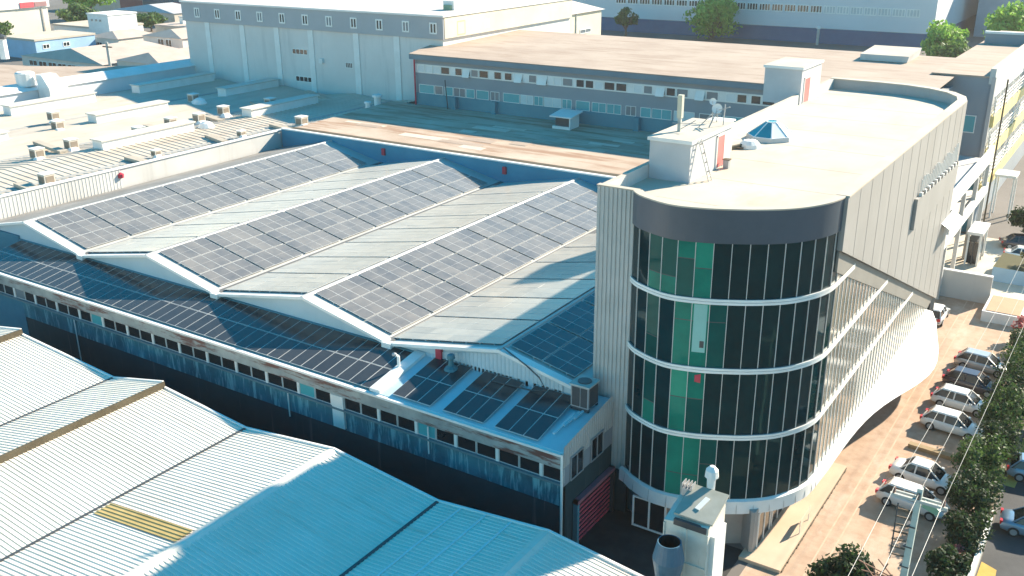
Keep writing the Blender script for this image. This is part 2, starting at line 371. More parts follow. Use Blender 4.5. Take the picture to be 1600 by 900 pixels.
inner = MB(); inner.box(XL0, XB1-.2, YE+.5, YE+.6, 4.5, 6.6, dark_metal); inner.build('room_back', fac)
inner = MB(); inner.box(XL0-.6, XL0, YE-.2, YG, 0, 7.0, white_paint); inner.build('end_wall', fac); inner = MB(); inner.box(XB1-.2, XB1, YE-.1, 47.2, 0, 4.7, dark_wall); inner.build('end_wall', fac)
# strip windows, two lights between posts
x = XL0+.15; k = 0
while x < XB1-1.3:
    wide = .20 if k % 2 else .04
    if abs(x-(-41.6)) < .9:
        p = MB(); p.box(x, x+1.0, YE-.24, YE+.1, 3.5, 5.85, white_paint); p.build('pier', fac); x += 1.0; continue
    gl = window_teal if k in (11, 26, 32) else (window_grey if k in (4,) else window_dark)
    window(fac, 'y', x, x+1.4, 4.97, 5.86, YE-.06, -1, gl, mat('window_frame', (.46, .48, .48), .6), .04, .045)
    if k % 2:
        p = MB(); p.box(x+1.4, x+1.4+wide, YE-.14, YE+.1, 4.97, 5.86, white_paint); p.build('pier', fac)
    x += 1.4+wide; k += 1
for x, z0, z1 in ((-69.7, 0, 4.8), (-45.6, 3.0, 4.8), (-33.5, 3.9, 5.8)):
    p = MB(); p.tube([(x, YE-.22, z1), (x, YE-.22, z0)], .05, white_paint, 6); p.build('downpipe', fac)
p = MB(); p.tube([(-23.95, YE-.25, 6.9), (-23.95, YE-.25, 0)], .08, white_trim, 8); p.build('downpipe', fac)
# east flank of the block
cf = MB(); corrugated(cf, (XB1+.03, YE-.1, 5.9), (XB1+.03, 47.1, 5.9), (XB1+.03, YE-.1, 7.25), (XB1+.03, 47.1, 8.05), .26, -.04, corr_grey); cf.build('corrugated_parapet', fac)
cf = MB(); cf.box(XB1-.1, XB1+.02, YE-.12, 47.2, 4.7, 5.9, slate_wall); cf.build('flank_wall', fac)
window(fac, 'x', 42.0, 43.5, 4.75, 6.3, XB1+.06, 1, window_dark, grey_metal, .06, .08, 1)
window(fac, 'x', 44.4, 45.9, 4.75, 6.3, XB1+.06, 1, window_dark, grey_metal, .06, .08, 1)
sh = MB(); sh.box(XB1+.03, XB1+.08, 42.69, 46.91, 0, 2.97, mat('shutter_gap', (.012, .004, .006), .8))
for k in range(9):                  # louvre blades of the red shutter
    z = .10+k*.318
    sh.hull([(XB1+.081, 42.7, z), (XB1+.12, 42.7, z), (XB1+.12, 46.9, z), (XB1+.081, 46.9, z)], [(XB1+.081, 42.7, z+.16), (XB1+.13, 42.7, z+.16), (XB1+.13, 46.9, z+.16), (XB1+.081, 46.9, z+.16)], shutter_red)
so = sh.build('roller_shutter', fac)
sf = MB(); sf.box(XB1+.03, XB1+.34, 42.45, 42.68, 0, 3.2, teal_wall); sf.box(XB1+.03, XB1+.34, 46.92, 47.1, 0, 3.2, dark_metal); sf.box(XB1+.03, XB1+.36, 42.45, 47.1, 2.98, 3.2, mat('dull_pink', (.32, .12, .15), .6)); sf.build('shutter_frame', so)
# air conditioner on the block
ac = thing('air_conditioner', 'grey boxy outdoor unit on the block roof corner against the ribbed tower flank', 'air conditioner', (-25.0, 45.6, 7.6))
a = MB(); a.box(-25.7, -24.5, 45.1, 46.3, 7.75, 9.15, grey_metal); a.build('casing', ac)
a = MB(); a.box(-25.78, -24.42, 45.02, 46.38, 9.15, 9.24, concrete); a.lathe((-25.1, 45.7, 9.24), ((.42, 0), (.42, .06), (.36, .06), (.0, .05)), dark_metal, 18); a.build('fan_top', ac)
a = MB(); a.box(-25.6, -25.1, 45.06, 45.1, 7.85, 9.05, dark_metal); a.box(-25.02, -24.6, 45.06, 45.1, 7.85, 9.05, dark_metal); a.box(-24.5, -24.46, 45.2, 46.2, 7.85, 9.05, dark_metal); a.build('grille', ac)
a = MB(); a.box(-25.7, -24.5, 45.1, 45.25, 7.55, 7.75, dark_metal); a.box(-25.7, -24.5, 46.15, 46.3, 7.55, 7.75, dark_metal); a.build('feet', ac)
cb = MB(); cb.tube([(-31.1, 46.0, 9.85), (-29.2, 45.6, 9.3), (-28.2, 45.55, 8.75), (-27.6, 45.4, 8.1), (-28.6, 45.3, 7.85), (-31.5, 45.2, 7.78)], .045, dark_metal, 6)
tag(cb.build('power_cable'), 'black cable draped over the right-hand gable down to the block roof', 'cable')
st = MB(); st.tube([(-38.0, 44.0, 7.5), (-38.0, 44.0, 8.3), (-38.2, 43.9, 8.45)], .1, white_trim, 8); st.lathe((-38.2, 43.85, 8.4), ((.02, .2), (.16, .12), (.16, 0), (.02, -.02)), grey_metal, 10)
tag(st.build('vent_pipe'), 'white stub vent pipe at the edge between long panel row and block roof', 'vent pipe')
st = MB(); st.lathe((-34.7, 45.3, 7.7), ((.5, 0), (.42, .15), (.2, .3), (.16, .7), (.28, .8), (.22, 1.05), (.02, 1.1)), mat('teal_vent', (.05, .18, .22), .6), 10)
tag(st.build('roof_ventilator'), 'dark teal turbine ventilator standing below the ribbed right-hand gable', 'ventilator')
tr = MB()
for k in range(3): tr.beam((-25.0+.16*k-.25, 42.4+.9*k, 7.25+.12*k), (-24.9+.16*k-.25, 44.6+.3*k, 7.6), .14, .1, blk)
tag(tr.build('cable_tray'), 'pale metal cable trays lying on the block roof beside panels', 'cable tray')

# ------------------------------------------------------------------ solar panels
PW, PL = 1.10, 2.40
def panel_mesh(w_, l_, cells, half):
    p = MB(); fr = .022
    p.box(-w_/2, w_/2, -l_/2, l_/2, 0, .035, alu)
    rows = ((-l_/2+fr*1.3, -.010), (.010, l_/2-fr*1.3)) if half else ((-l_/2+fr*1.3, l_/2-fr*1.3),)
    for y0, y1 in rows:
        p.poly([(-w_/2+fr, y0, .039), (w_/2-fr, y0, .039), (w_/2-fr, y1, .039), (-w_/2+fr, y1, .039)], cells)
    return p
def panel_proto(*a):
    o = panel_mesh(*a).build('solar_panel', local=True); COL.objects.unlink(o); return o
P_ROOF = panel_proto(PW-.02, PL-.045, solar_cells, True)
P_NAVY = panel_proto(PW-.02, PL-.045, shade_cells, True)
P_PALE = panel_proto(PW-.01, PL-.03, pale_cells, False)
P_LEAN = panel_proto(1.055, 2.26, shade_cells, False)
P_BLK = panel_proto(.985, 2.28, shade_cells, False)
def rail_proto(ln):
    p = MB(); p.box(-ln/2, ln/2, -.03, .03, -.09, -.002, alu); o = p.build('mounting_rail', local=True); COL.objects.unlink(o); return o
R_ROOF = rail_proto(4.4)
ORD = ['first', 'second', 'third', 'fourth', 'fifth', 'sixth', 'seventh', 'eighth', 'ninth', 'tenth']
def array(label, origin, ux, uy, nx, ny, proto, dx, dy, group, rail=None):
    """a block of panels; ux across, uy along the slope, starting at origin"""
    ux, uy = Vector(ux).normalized(), Vector(uy).normalized(); uz = ux.cross(uy).normalized()
    e = thing('solar_array', label, 'solar panels', (0, 0, 0), group)
    m = Matrix.Identity(4)
    for i in range(3): m[i][0], m[i][1], m[i][2], m[i][3] = ux[i], uy[i], uz[i], origin[i]+uz[i]*.10
    e.matrix_world = m
    for j in range(ny):
        for i in range(nx):
            c = proto.copy(); c.name = 'solar_panel'; COL.objects.link(c); c.parent = e
            c.location = ((i+.5)*dx, (j+.5)*dy, random.uniform(-.004, .004)); c.rotation_euler = (random.uniform(-.004, .004), random.uniform(-.004, .004), 0)
        if rail:
            for q in (.25, .75):
                c = rail.copy(); c.name = 'mounting_rail'; COL.objects.link(c); c.parent = e; c.location = (nx*dx/2, (j+q)*dy, 0)
    return e
NAMES = ['leftmost gable', 'second gable from left', 'third gable from left', 'rightmost gable']
for i in range(4):
    rx = RIDGE[i]; vx = VALLEY[i+1]
    s = (ZR-ZV)/(vx-rx); lim = 3 if i < 3 else 2
    for k in range(8):
        y0 = YG+.45+k*4.62+(.25 if i < 3 else .1)
        if y0+4.4 > YB-.4: continue
        if i == 3 and k > 4: continue
        nx = 4
        # slope falling to the east, three rows
        o = (rx+.36, y0, ZR-s*.36)
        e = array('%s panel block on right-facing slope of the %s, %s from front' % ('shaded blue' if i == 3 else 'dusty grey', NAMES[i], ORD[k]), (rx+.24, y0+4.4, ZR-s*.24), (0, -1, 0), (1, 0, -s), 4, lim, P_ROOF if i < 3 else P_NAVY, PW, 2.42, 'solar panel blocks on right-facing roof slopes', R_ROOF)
    for k in range(8):
        y0 = YG+.45+k*4.62
        if y0+4.4 > YB-.4 or i == 0: continue
        if i == 3 and k > 5: continue
        wx = VALLEY[i]; s2 = (ZR-ZV)/(rx-wx)
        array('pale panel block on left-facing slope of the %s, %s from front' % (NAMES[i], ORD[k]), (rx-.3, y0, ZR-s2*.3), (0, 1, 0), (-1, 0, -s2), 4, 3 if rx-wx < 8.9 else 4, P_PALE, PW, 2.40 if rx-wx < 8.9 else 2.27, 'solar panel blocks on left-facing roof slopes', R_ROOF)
sL = (ZT-ZE)/(YG-YE)
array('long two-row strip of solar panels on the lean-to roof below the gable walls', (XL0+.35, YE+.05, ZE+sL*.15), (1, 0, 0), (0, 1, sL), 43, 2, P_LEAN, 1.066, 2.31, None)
for k, (x, t) in enumerate(((-36.5, 'left'), (-32.55, 'middle'), (-28.75, 'right'))):
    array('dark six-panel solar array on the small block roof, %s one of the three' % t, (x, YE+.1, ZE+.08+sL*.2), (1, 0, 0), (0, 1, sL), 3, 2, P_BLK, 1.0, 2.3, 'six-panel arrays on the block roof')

# ------------------------------------------------------------------ glass tower
def catmull(P_, n):
    out = []
    for i in range(len(P_)-1):
        p0 = P_[max(i-1, 0)]; p1 = P_[i]; p2 = P_[i+1]; p3 = P_[min(i+2, len(P_)-1)]
        for k in range(n):
            t = k/n
            out.append(tuple(.5*(2*b+(c-a)*t+(2*a-5*b+4*c-d)*t*t+(3*b-a-3*c+d)*t**3) for a, b, c, d in zip(p0, p1, p2, p3)))
    out.append(P_[-1]); return out
def resample(P_, n):
    L_ = [0]
    for a, b in zip(P_, P_[1:]): L_.append(L_[-1]+math.dist(a, b))
    out = []; j = 0
    for k in range(n+1):
        t = L_[-1]*k/n
        while j < len(P_)-2 and L_[j+1] < t: j += 1
        q = (t-L_[j])/max(1e-9, L_[j+1]-L_[j]); out.append(tuple(a+(b-a)*q for a, b in zip(P_[j], P_[j+1])))
    return out
DR = catmull([(-23.0, 47.15), (-22.1, 46.4), (-20.2, 45.72), (-18.5, 45.98), (-17.0, 46.62), (-15.6, 47.45), (-14.4, 48.5), (-13.55, 49.85), (-13.1, 51.2), (-13.0, 52.4)], 10)
NP = 15
DP = resample(DR, NP)
BACK = [(-13.0, 85.6)]+[(-13.0-8*(1-math.cos(t)), 85.6+6.4*math.sin(t)) for t in (rad(18), rad(36), rad(54), rad(72), rad(90))]+[(-25.4, 92.2)]
WEST = [(-25.4, 92.2), (-25.4, 47.3), (-23.0, 47.3)]
def offset(P_, d):
    """push an open polyline outward (to the right of travel)"""
    out = []
    for k, p in enumerate(P_):
        a = P_[max(k-1, 0)]; b = P_[min(k+1, len(P_)-1)]; dx, dy = b[0]-a[0], b[1]-a[1]; l = math.hypot(dx, dy) or 1
        out.append((p[0]+dy/l*d, p[1]-dx/l*d))
    return out
Z0, ZTOP, ZP, ZDK = 3.5, 18.98, 20.8, 20.0
BANDS = [7.54, 11.65, 15.70]
tow = thing('glass_office_tower', 'glass office block with a rounded front of dark green curtain wall and white floor bands', 'office building', (-19, 68, 0))
core = MB()
inn = offset(DR, -.14)
outl = inn+[(-13.14, 85.6)]+offset(BACK, -.14)[1:-1]+[(-25.36, 92.1), (-25.36, 47.4), (-23.0, 47.4)]
core.prism(outl, 2.9, ZDK-.02, mat('core_concrete', (.10, .11, .11), .8)); core.build('core_wall', tow)
dk = MB(); dk.poly([(x, y, ZDK) for x, y in outl], cream_deck); dko = dk.build('roof_deck', tow)
for k in range(8):
    y = 49.5+5.6*k; j_ = MB(); j_.box(-24.9 if k > 1 else -23.5, -13.6 if k > 0 else -14.6, y, y+.07, ZDK+.001, ZDK+.008, mat('seam', (.475, .41, .335), .85)); j_.build('membrane_seam', dko)
gi = [(-24.9, 91), (-24.9, 47.9), (-23, 47.9)]+[(x, y+.35) for x, y in offset(DR, -.35)[4:52]]+[(-14.9, 47.3), (-14.7, 47.4), (-14.7, 86), (-18, 91)]
gf = MB(); gf.prism(gi, 0, 2.92, mat('ground_floor_wall', (.30, .27, .25), .8, (.36, .33, .30), .5)); gf.build('ground_floor', tow)
for k, (a, b) in enumerate(((48.0, 50.2), (50.5, 52.7), (56, 58.4), (62, 64.4), (68, 70.4))):
    window(tow, 'x', a, b, .12, 2.5, -14.69, 1, window_dark, white_trim, .06, .09, 1, name='shop_door' if k < 2 else 'window')
window(tow, 'y', -21.8, -19.6, .3, 2.4, 46.05, -1, window_dark, white_trim, .08, .1, 1)
# drum glazing storey by storey
zl = [Z0]+BANDS+[ZTOP]
for s_i in range(4):
    za, zb = zl[s_i]+.02, zl[s_i+1]-.02
    gl = MB()
    teal = []  # green panes: reflections in the drum glass put into the pane colour
    for k in range(NP):
        (xa, ya), (xb, yb) = DP[k], DP[k+1]
        q = [(xa, ya, za), (xb, yb, za), (xb, yb, zb), (xa, ya, zb)]
        gl.poly(q, glass_night)
        if k in ((4, 5, 6), (2, 4, 5), (2, 4, 5, 6), (2, 3, 4, 5))[s_i]:
            ex, ey = (yb-ya), -(xb-xa); el = math.hypot(ex, ey); ex, ey = ex/el*.015, ey/el*.015
            teal.append((k, [(px_+ex, py_+ey, pz_) for px_, py_, pz_ in q]))
    go = gl.build('curtain_wall', tow)
    for k, q in teal:
        t_ = MB(); h = za+(zb-za)*random.choice((.35, .55, .7))
        lo = [q[0], q[1], (*q[1][:2], h), (*q[0][:2], h)]; hi = [(*q[0][:2], h+.05), (*q[1][:2], h+.05), q[2], q[3]]
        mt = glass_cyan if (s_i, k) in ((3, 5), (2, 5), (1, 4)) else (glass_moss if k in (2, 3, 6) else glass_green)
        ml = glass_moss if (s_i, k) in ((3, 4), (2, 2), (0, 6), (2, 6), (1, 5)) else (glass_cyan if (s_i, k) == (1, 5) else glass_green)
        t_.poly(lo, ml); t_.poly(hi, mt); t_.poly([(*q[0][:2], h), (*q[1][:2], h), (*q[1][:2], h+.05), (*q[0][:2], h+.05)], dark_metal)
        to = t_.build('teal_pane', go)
        if (s_i, k) == (2, 5):
            n_ = Vector((q[1][1]-q[0][1], -(q[1][0]-q[0][0]), 0)).normalized()*.012; A_, B_ = Vector(q[0]), Vector(q[1])
            for f0, f1, h0, h1, mt2 in ((.12, .88, .25, .95, mat('pale_blind2', (.22, .46, .42), .4)), (.55, .8, .32, .42, dark_metal)):
                d_ = MB(); a2, b2 = A_.lerp(B_, f0)+n_*(1 if mt2 != dark_metal else 1.6), A_.lerp(B_, f1)+n_*(1 if mt2 != dark_metal else 1.6)
                d_.poly([(a2.x, a2.y, za+h0*(zb-za)), (b2.x, b2.y, za+h0*(zb-za)), (b2.x, b2.y, za+h1*(zb-za)), (a2.x, a2.y, za+h1*(zb-za))], mt2); d_.build('roller_blind', go)
        if (s_i, k) == (1, 5):
            n_ = Vector((q[1][1]-q[0][1], -(q[1][0]-q[0][0]), 0)).normalized()*.012; A_, B_ = Vector(q[0]), Vector(q[1]); a2, b2 = A_.lerp(B_, .4)+n_, A_.lerp(B_, .75)+n_
            d_ = MB(); d_.poly([(a2.x, a2.y, zb-.75), (b2.x, b2.y, zb-.8), (b2.x, b2.y, zb-.25), (a2.x, a2.y, zb-.35)], red_paint); d_.build('red_pennant', go)
    OP = offset(DP, .05)
    for k in range(NP+1):
        mu = MB()
        x, y = DP[k]; ox, oy = OP[k]; dx, dy = (ox-x), (oy-y); tx, ty = -dy*.34, dx*.34
        ring = [(x-tx-dx*.5, y-ty-dy*.5), (x+tx-dx*.5, y+ty-dy*.5), (ox+tx, oy+ty), (ox-tx, oy-ty)]
        mu.prism(ring, za, zb, alu)
        mu.build('mullion', go)
def band(path, d0, d1, z0, z1, mt, name, par, cl=False):
    a = offset(path, d0); b = offset(path, d1); m_ = MB()
    for k in range(len(path)-1):
        m_.hull([(*a[k], z0), (*a[k+1], z0), (*b[k+1], z0), (*b[k], z0)], [(*a[k], z1), (*a[k+1], z1), (*b[k+1], z1), (*b[k], z1)], mt)
    return m_.build(name, par)
for z in BANDS:
    yd = 51.2+(18.1-z)/.413
    P_ = DR+[(-13.0, 53+(yd-54)*t/12) for t in range(13)]
    band(P_, .04, .11, z+.02, z+.16, white_trim, 'floor_band', tow); band(P_, .04, .11, z-.15, z-.01, white_trim, 'floor_band', tow)
    band(P_, -.05, .06, z-.15, z+.16, grey_metal, 'spandrel', tow)
# side glazing: bronze panes and pale fins under the sloping fascia
def zd(y): return 18.1-.413*(y-51.2)
YS = [52.4+.84*k for k in range(40)]
sg = MB(); fn = []
rr = random.Random(3)
for a, b in zip(YS, YS[1:]):
    if b > 85.6: break
    t = .85
    sg.poly([(-13, a, Z0), (-13, b, Z0), (-13, b, max(Z0+.02, zd(b)-.02)), (-13, a, max(Z0+.02, zd(a)-.02))], glass_bronze)
    f1 = MB(); f1.box(-13.0, -12.96, b-.03, b+.03, Z0, max(Z0+.1, zd(b)-t), white_trim); fn.append(f1)
so = sg.build('side_glazing', tow)
for f1 in fn: f1.build('mullion', so)
fs = MB(); xo = -12.72
fs.hull([(-13.05, 51.9, zd(51.9)), (-13.05, 86.2, zd(86.2)), (-13.05, 86.2, ZP), (-13.05, 51.9, ZP)], [(xo, 51.9, zd(51.9)), (xo, 86.2, zd(86.2)), (xo, 86.2, ZP), (xo, 51.9, ZP)], fascia_beige)
fo = fs.build('side_fascia', tow)
for k in range(13):
    y = 54.4+2.5*k; j_ = MB(); j_.box(xo, xo+.012, y, y+.03, zd(y)+.02, ZP-.02, mat('joint_grey', (.275, .26, .24), .7)); j_.build('panel_joint', fo)
sb = MB()
sb.hull([(-13.03, 52.0, zd(52.0)-.02), (-13.03, 85.5, zd(85.5)-.02), (-13.03, 83.4, zd(85.5)-.3), (-13.03, 52.0, zd(52.0)-1.25)], [(-12.9, 52.0, zd(52.0)-.02), (-12.9, 85.5, zd(85.5)-.02), (-12.9, 83.4, zd(85.5)-.3), (-12.9, 52.0, zd(52.0)-1.25)], mat('soffit_grey', (.22, .21, .19), .6))
sb.build('sloping_transom', tow)
band([(x, y) for x, y in DR], -.05, .10, ZTOP, ZP, fascia_dark, 'drum_fascia', tow)
band(DR, -.40, .13, ZP, ZP+.08, cream_deck, 'parapet_coping', tow)
band(DR, -.32, -.05, ZDK, ZP, cream_deck, 'parapet', tow)
band([(-13, 51.9), (-13, 68), (-13, 85.6)]+BACK[1:], -.34, -.06, ZDK-.01, ZP-.004, mat('parapet_inner', (.40, .38, .36), .8), 'parapet', tow)
band([(-13, 52.0), (-13, 68), (-13, 85.8)]+BACK[1:], -.42, .31, ZP+.002, ZP+.1, cream_deck, 'parapet_coping', tow)
band(BACK, -.05, .28, 0, ZP-.01, fascia_beige, 'rear_wall', tow)
wp = MB(); wp.box(-25.4, -25.08, 50.3, 92.2, ZDK-.3, ZP+.05, pale_wall, cream_deck); wp.box(-25.4, -25.1, 47.5, 50.29, ZDK-.3, ZP, pale_wall, cream_deck); wp.build('parapet', tow)
ww = MB(); ww.box(-25.44, -25.37, 47.3, 92.2, 0, ZDK+.6, pale_wall); ww.build('west_wall', tow)
cf = MB(); corrugated(cf, (-25.42, 47.26, 3), (-22.95, 47.22, 3), (-25.42, 47.26, ZP), (-22.95, 47.22, ZP), .27, -.07, corr_grey); cf.box(-25.42, -22.9, 47.3, 47.5, 3, ZP-.02, corr_grey); cf.box(-25.44, -22.9, 47.2, 47.6, ZP, ZP+.06, cream_deck); cf.build('corrugated_cladding', tow)
cf = MB(); cf.box(-25.42, -22.9, 47.3, 47.5, 0, 2.99, dark_wall); cf.build('lower_flank', tow)
# skirt canopy round the base, flaring along the drive
SK = [(-23.1, 47.0, .0)]+[(x, y, .0) for x, y in DR[5::5]]+[(-13.0, 55, .0)]+[(-13, 56.5+1.5*k, .0) for k in range(19)]
top2 = [(p[0], p[1]) for p in SK]
fl = []
for (x, y) in top2:
    e = .22
    if y > 53 and x > -13.2: e = .3+2.35*math.exp(-((y-74.5)/8.2)**2)
    fl.append(e)
nrm = offset(top2, 1.0)
outer = [(p[0]+(q[0]-p[0])*e, p[1]+(q[1]-p[1])*e) for p, q, e in zip(top2, nrm, fl)]
mid = [(p[0]+(q[0]-p[0])*(e*.45+.1), p[1]+(q[1]-p[1])*(e*.45+.1)) for p, q, e in zip(top2, nrm, fl)]
inn2 = offset(top2, -.6)
sk = MB()
for k in range(len(top2)-1):
    j = k+1
    A_ = lambda P_, z, i: (*P_[i], z)
    zl2 = [2.62-.35*(fl[i]-.2)/2.4 for i in (k, j)]
    sk.poly([(*top2[k], Z0), (*top2[j], Z0), (*mid[j], 3.42), (*mid[k], 3.42)], white_paint)
    sk.poly([(*mid[k], 3.42), (*mid[j], 3.42), (*outer[j], zl2[1]), (*outer[k], zl2[0])], white_paint)
    sk.poly([(*outer[k], zl2[0]), (*outer[j], zl2[1]), (*inn2[j], 2.6), (*inn2[k], 2.6)], white_paint)
sko = sk.build('skirt_canopy', tow, smooth=True)
sko.data.set_sharp_from_angle(angle=rad(30))
ln = MB(); oo = offset(DR, .245)
for k in range(6, len(DR), 6): ln.beam((*oo[k], 2.66), (*offset(DR, .16)[k], 3.4), .03, .02, grey_metal)
ln.build('panel_joint', sko)
# terrace slot with white rods in the fascia, and a striped awning below
tb = MB(); path = [(xo+.02, 70+.5*k) for k in range(31)]+[(xo-.1, 85.6), (xo-.5, 86.2)]
o2 = offset(path, .22)
for k in range(len(path)-1):
    tb.hull([(*path[k], 14.2), (*path[k+1], 14.2), (*o2[k+1], 14.2), (*o2[k], 14.2)], [(*path[k], 15.95+.5*(1-k/32)), (*path[k+1], 15.95+.5*(1-(k+1)/32)), (*o2[k+1], 15.95+.5*(1-(k+1)/32)), (*o2[k], 15.95+.5*(1-k/32))], fascia_beige)
tb.build('sign_ledge', fo)
rods = MB()
for k in range(22):
    y = 71.2+k*.62; rods.tube([(xo+.14, y, 16.0), (xo+.14, y, 17.6+.2*math.sin(k))], .045, white_trim, 5)
    rods.box(xo+.06, xo+.3, y-.16, y+.12, 16.42-.02*k, 16.68-.02*k, dark_metal if k % 2 else white_trim)
rods.build('railing', fo)
aw = MB()
for k in range(14):
    y = 83.0+k*.34; aw.hull([(xo, y, 11.2), (xo+1.0, y, 10.6), (xo+1.0, y+.33, 10.6), (xo, y+.33, 11.2)], [(xo, y, 11.26), (xo+1.0, y, 10.66), (xo+1.0, y+.33, 10.66), (xo, y+.33, 11.26)], white_trim if k % 2 else grey_metal)
tag(aw.build('awning'), 'striped grey and white awning jutting from far end of the tower side', 'awning')

# ---- things on the tower roof
def hut(label, x0, x1, y0, y1, z1, door, over=.12):
    e = thing('stair_hut', label, 'roof hut', ((x0+x1)/2, (y0+y1)/2, ZDK), 'stair huts on the tower roof')
    b_ = MB(); b_.box(x0, x1, y0, y1, ZDK+.003, z1, mat('hut_wall', (.47, .47, .48), .7, (.53, .53, .54), .6)); b_.build('wall', e)
    b_ = MB(); b_.box(x0-over, x1+over, y0-over, y1+over, z1, z1+.22, white_paint, cream_deck); b_.build('roof', e)
    d = MB(); d.box(x1, x1+.05, door[0], door[1], ZDK+.1, ZDK+2.05, pink_door); do = d.build('door', e)
    d = MB(); d.box(x1, x1+.07, door[0]-.1, door[0]-.002, ZDK+.05, ZDK+2.15, white_trim); d.box(x1, x1+.07, door[1]+.002, door[1]+.1, ZDK+.05, ZDK+2.15, white_trim); d.box(x1, x1+.07, door[0]-.1, door[1]+.1, ZDK+2.06, ZDK+2.16, white_trim); d.build('door_frame', do)
    return e
h1 = hut('near pale stair hut with antennas and a ladder at the rounded front of tower roof', -25.05, -22.4, 53.1, 59.6, 22.35, (57.2, 58.3))
hut('far pale stair hut with a pink door near the back parapet of tower roof', -28.2, -25.0, 81.8, 87.2, 22.9, (82.6, 84.0))
w_ = MB(); w_.box(-24.8, -23.6, 60.0, 60.25, ZDK+.003, 22.0, pale_wall); w_.box(-24.8, -23.4, 62.2, 62.5, ZDK+.003, 22.1, pale_wall); w_.box(-24.8, -24.5, 60.26, 62.19, ZDK+.003, 22.05, pale_wall); w_.box(-24.9, -23.3, 59.9, 62.6, 22.1, 22.2, white_paint)
tag(w_.build('roof_shelter'), 'small open-fronted pale shelter just behind the near stair hut', 'shelter')
ld = thing('ladder', 'pale aluminium ladder leaning on the near stair hut wall', 'ladder', (-21.7, 54.3, ZDK))
for y in (54.1, 54.55):
    l_ = MB(); l_.beam((-21.55, y, ZDK+.01), (-22.25, y-.25, ZDK+2.5), .06, .06, alu); l_.build('side_rail', ld)
for k in range(8):
    l_ = MB(); t = .12+k*.11; l_.beam((-21.55-.7*t, 54.1-.25*t, ZDK+2.5*t), (-21.55-.7*t, 54.55-.25*t, ZDK+2.5*t), .05, .05, dark_metal if k % 2 else alu); l_.build('rung', ld)
sk = thing('skylight', 'faceted pyramid skylight with teal and white glass on the tower roof', 'skylight', (-22.6, 68.0, ZDK))
n = 8; c = (-22.6, 68.0)
ring = lambda R, z: [(c[0]+R*math.cos(2*math.pi*(k+.5)/n), c[1]+R*math.sin(2*math.pi*(k+.5)/n)*1.15, z) for k in range(n)]
b_ = MB(); b_.hull(ring(1.72, ZDK+.003), ring(1.68, ZDK+.3), pale_wall); b_.build('kerb', sk)
lo, hi = ring(1.62, ZDK+.3), ring(.4, ZDK+1.2)
for k in range(n):
    j = (k+1) % n
    p_ = MB(); p_.poly([lo[k], lo[j], hi[j], hi[k]], glass_sky if k in (2, 3, 4, 5) else mat('skylight_white', (.62, .64, .64), .25)); p_.build('pane', sk)
b_ = MB(); b_.poly(hi, glass_sky); 
for k in range(n): b_.beam(lo[k], hi[k], .07, .07, white_trim); b_.beam(lo[k], lo[(k+1) % n], .08, .08, white_trim); b_.beam(hi[k], hi[(k+1) % n], .07, .07, white_trim)
b_.build('frame', sk)
b_ = MB(); b_.box(-22.1, -21.75, 57.7, 58.05, ZDK+.003, ZDK+.55, grey_metal); b_.box(-22.15, -21.7, 57.65, 58.1, ZDK+.55, ZDK+.6, olive_trim); tag(b_.build('roof_vent'), 'small square grey vent standing alone in front of the pink hut door', 'vent')
b_ = MB(); b_.lathe((-22.8, 64.3, ZDK), ((.75, 0), (.7, .25), (.45, .5), (.05, .58)), white_paint, 12); tag(b_.build('roof_dome'), 'low white dome vent between the near hut and the skylight', 'vent')
b_ = MB(); b_.beam((-24.2, 61.2, ZDK+.12), (-23.0, 64.4, ZDK+.2), .25, .2, olive_trim); b_.beam((-24.4, 62.9, ZDK+.1), (-22.9, 63.4, ZDK+.1), .15, .1, bark); tag(b_.build('timber_pile'), 'brown timber offcuts lying beside the shelter on tower roof', 'timber')
def dish(label, x, y, z, r, h):
    e = thing('satellite_dish', label, 'satellite dish', (x, y, z), 'satellite dishes on the near stair hut')
    b_ = MB(); b_.tube([(x, y, z), (x, y, z+h)], .035, grey_metal, 6); b_.build('mast', e)
    b_ = MB()
    nn = Vector((.25, -.9, .35)).normalized(); a_ = nn.cross(Vector((0, 0, 1))).normalized(); bb = nn.cross(a_); ce = Vector((x, y-.06, z+h))
    rings = [[tuple(ce+nn*(.25*r*q*q)+(a_*math.cos(t)+bb*math.sin(t))*r*q) for t in [2*math.pi*i/18 for i in range(18)]] for q in (.02, .4, .75, 1)]
    for A_, B_ in zip(rings, rings[1:]):
        for i in range(18): b_.poly([A_[i], A_[(i+1) % 18], B_[(i+1) % 18], B_[i]], white_paint)
    b_.build('reflector', e); b_ = MB(); b_.tube([ce-nn*0+bb*r*.8, ce+nn*r*.8], .02, grey_metal, 5); b_.build('feed_arm', e)
dish('larger round white dish on a mast at the back of the near stair hut', -23.3, 59.2, 22.57, .33, .85)
dish('smaller oval white dish on a taller mast behind the near stair hut', -23.7, 59.4, 22.57, .22, 1.25)
an = MB(); an.box(-24.25, -24.05, 55.2, 55.4, 22.57, 24.7, concrete); an.box(-24.3, -24.0, 55.15, 55.45, 23.4, 24.8, mat('antenna_box', (.55, .53, .42), .6)); an.beam((-24.5, 55, 23.1), (-23.2, 55.6, 23.1), .04, .04, grey_metal); an.beam((-23.9, 54.9, 22.8), (-23.2, 55.5, 23.3), .04, .04, grey_metal)
tag(an.build('antenna_mast'), 'tall narrow panel antenna standing on the near stair hut roof', 'antenna')
an = MB()
for a_, b_ in (((-23, 57.2, 22.6), (-22.7, 57.6, 23.6)), ((-23.2, 57.9, 23.3), (-22.3, 57.3, 23.5)), ((-22.5, 58.3, 22.6), (-22.5, 58.4, 23.9)), ((-22.9, 58.4, 23.5), (-22.1, 58.2, 23.8)), ((-23.6, 57.0, 22.6), (-22.9, 57.2, 23.4))): an.beam(a_, b_, .06, .06, grey_metal)
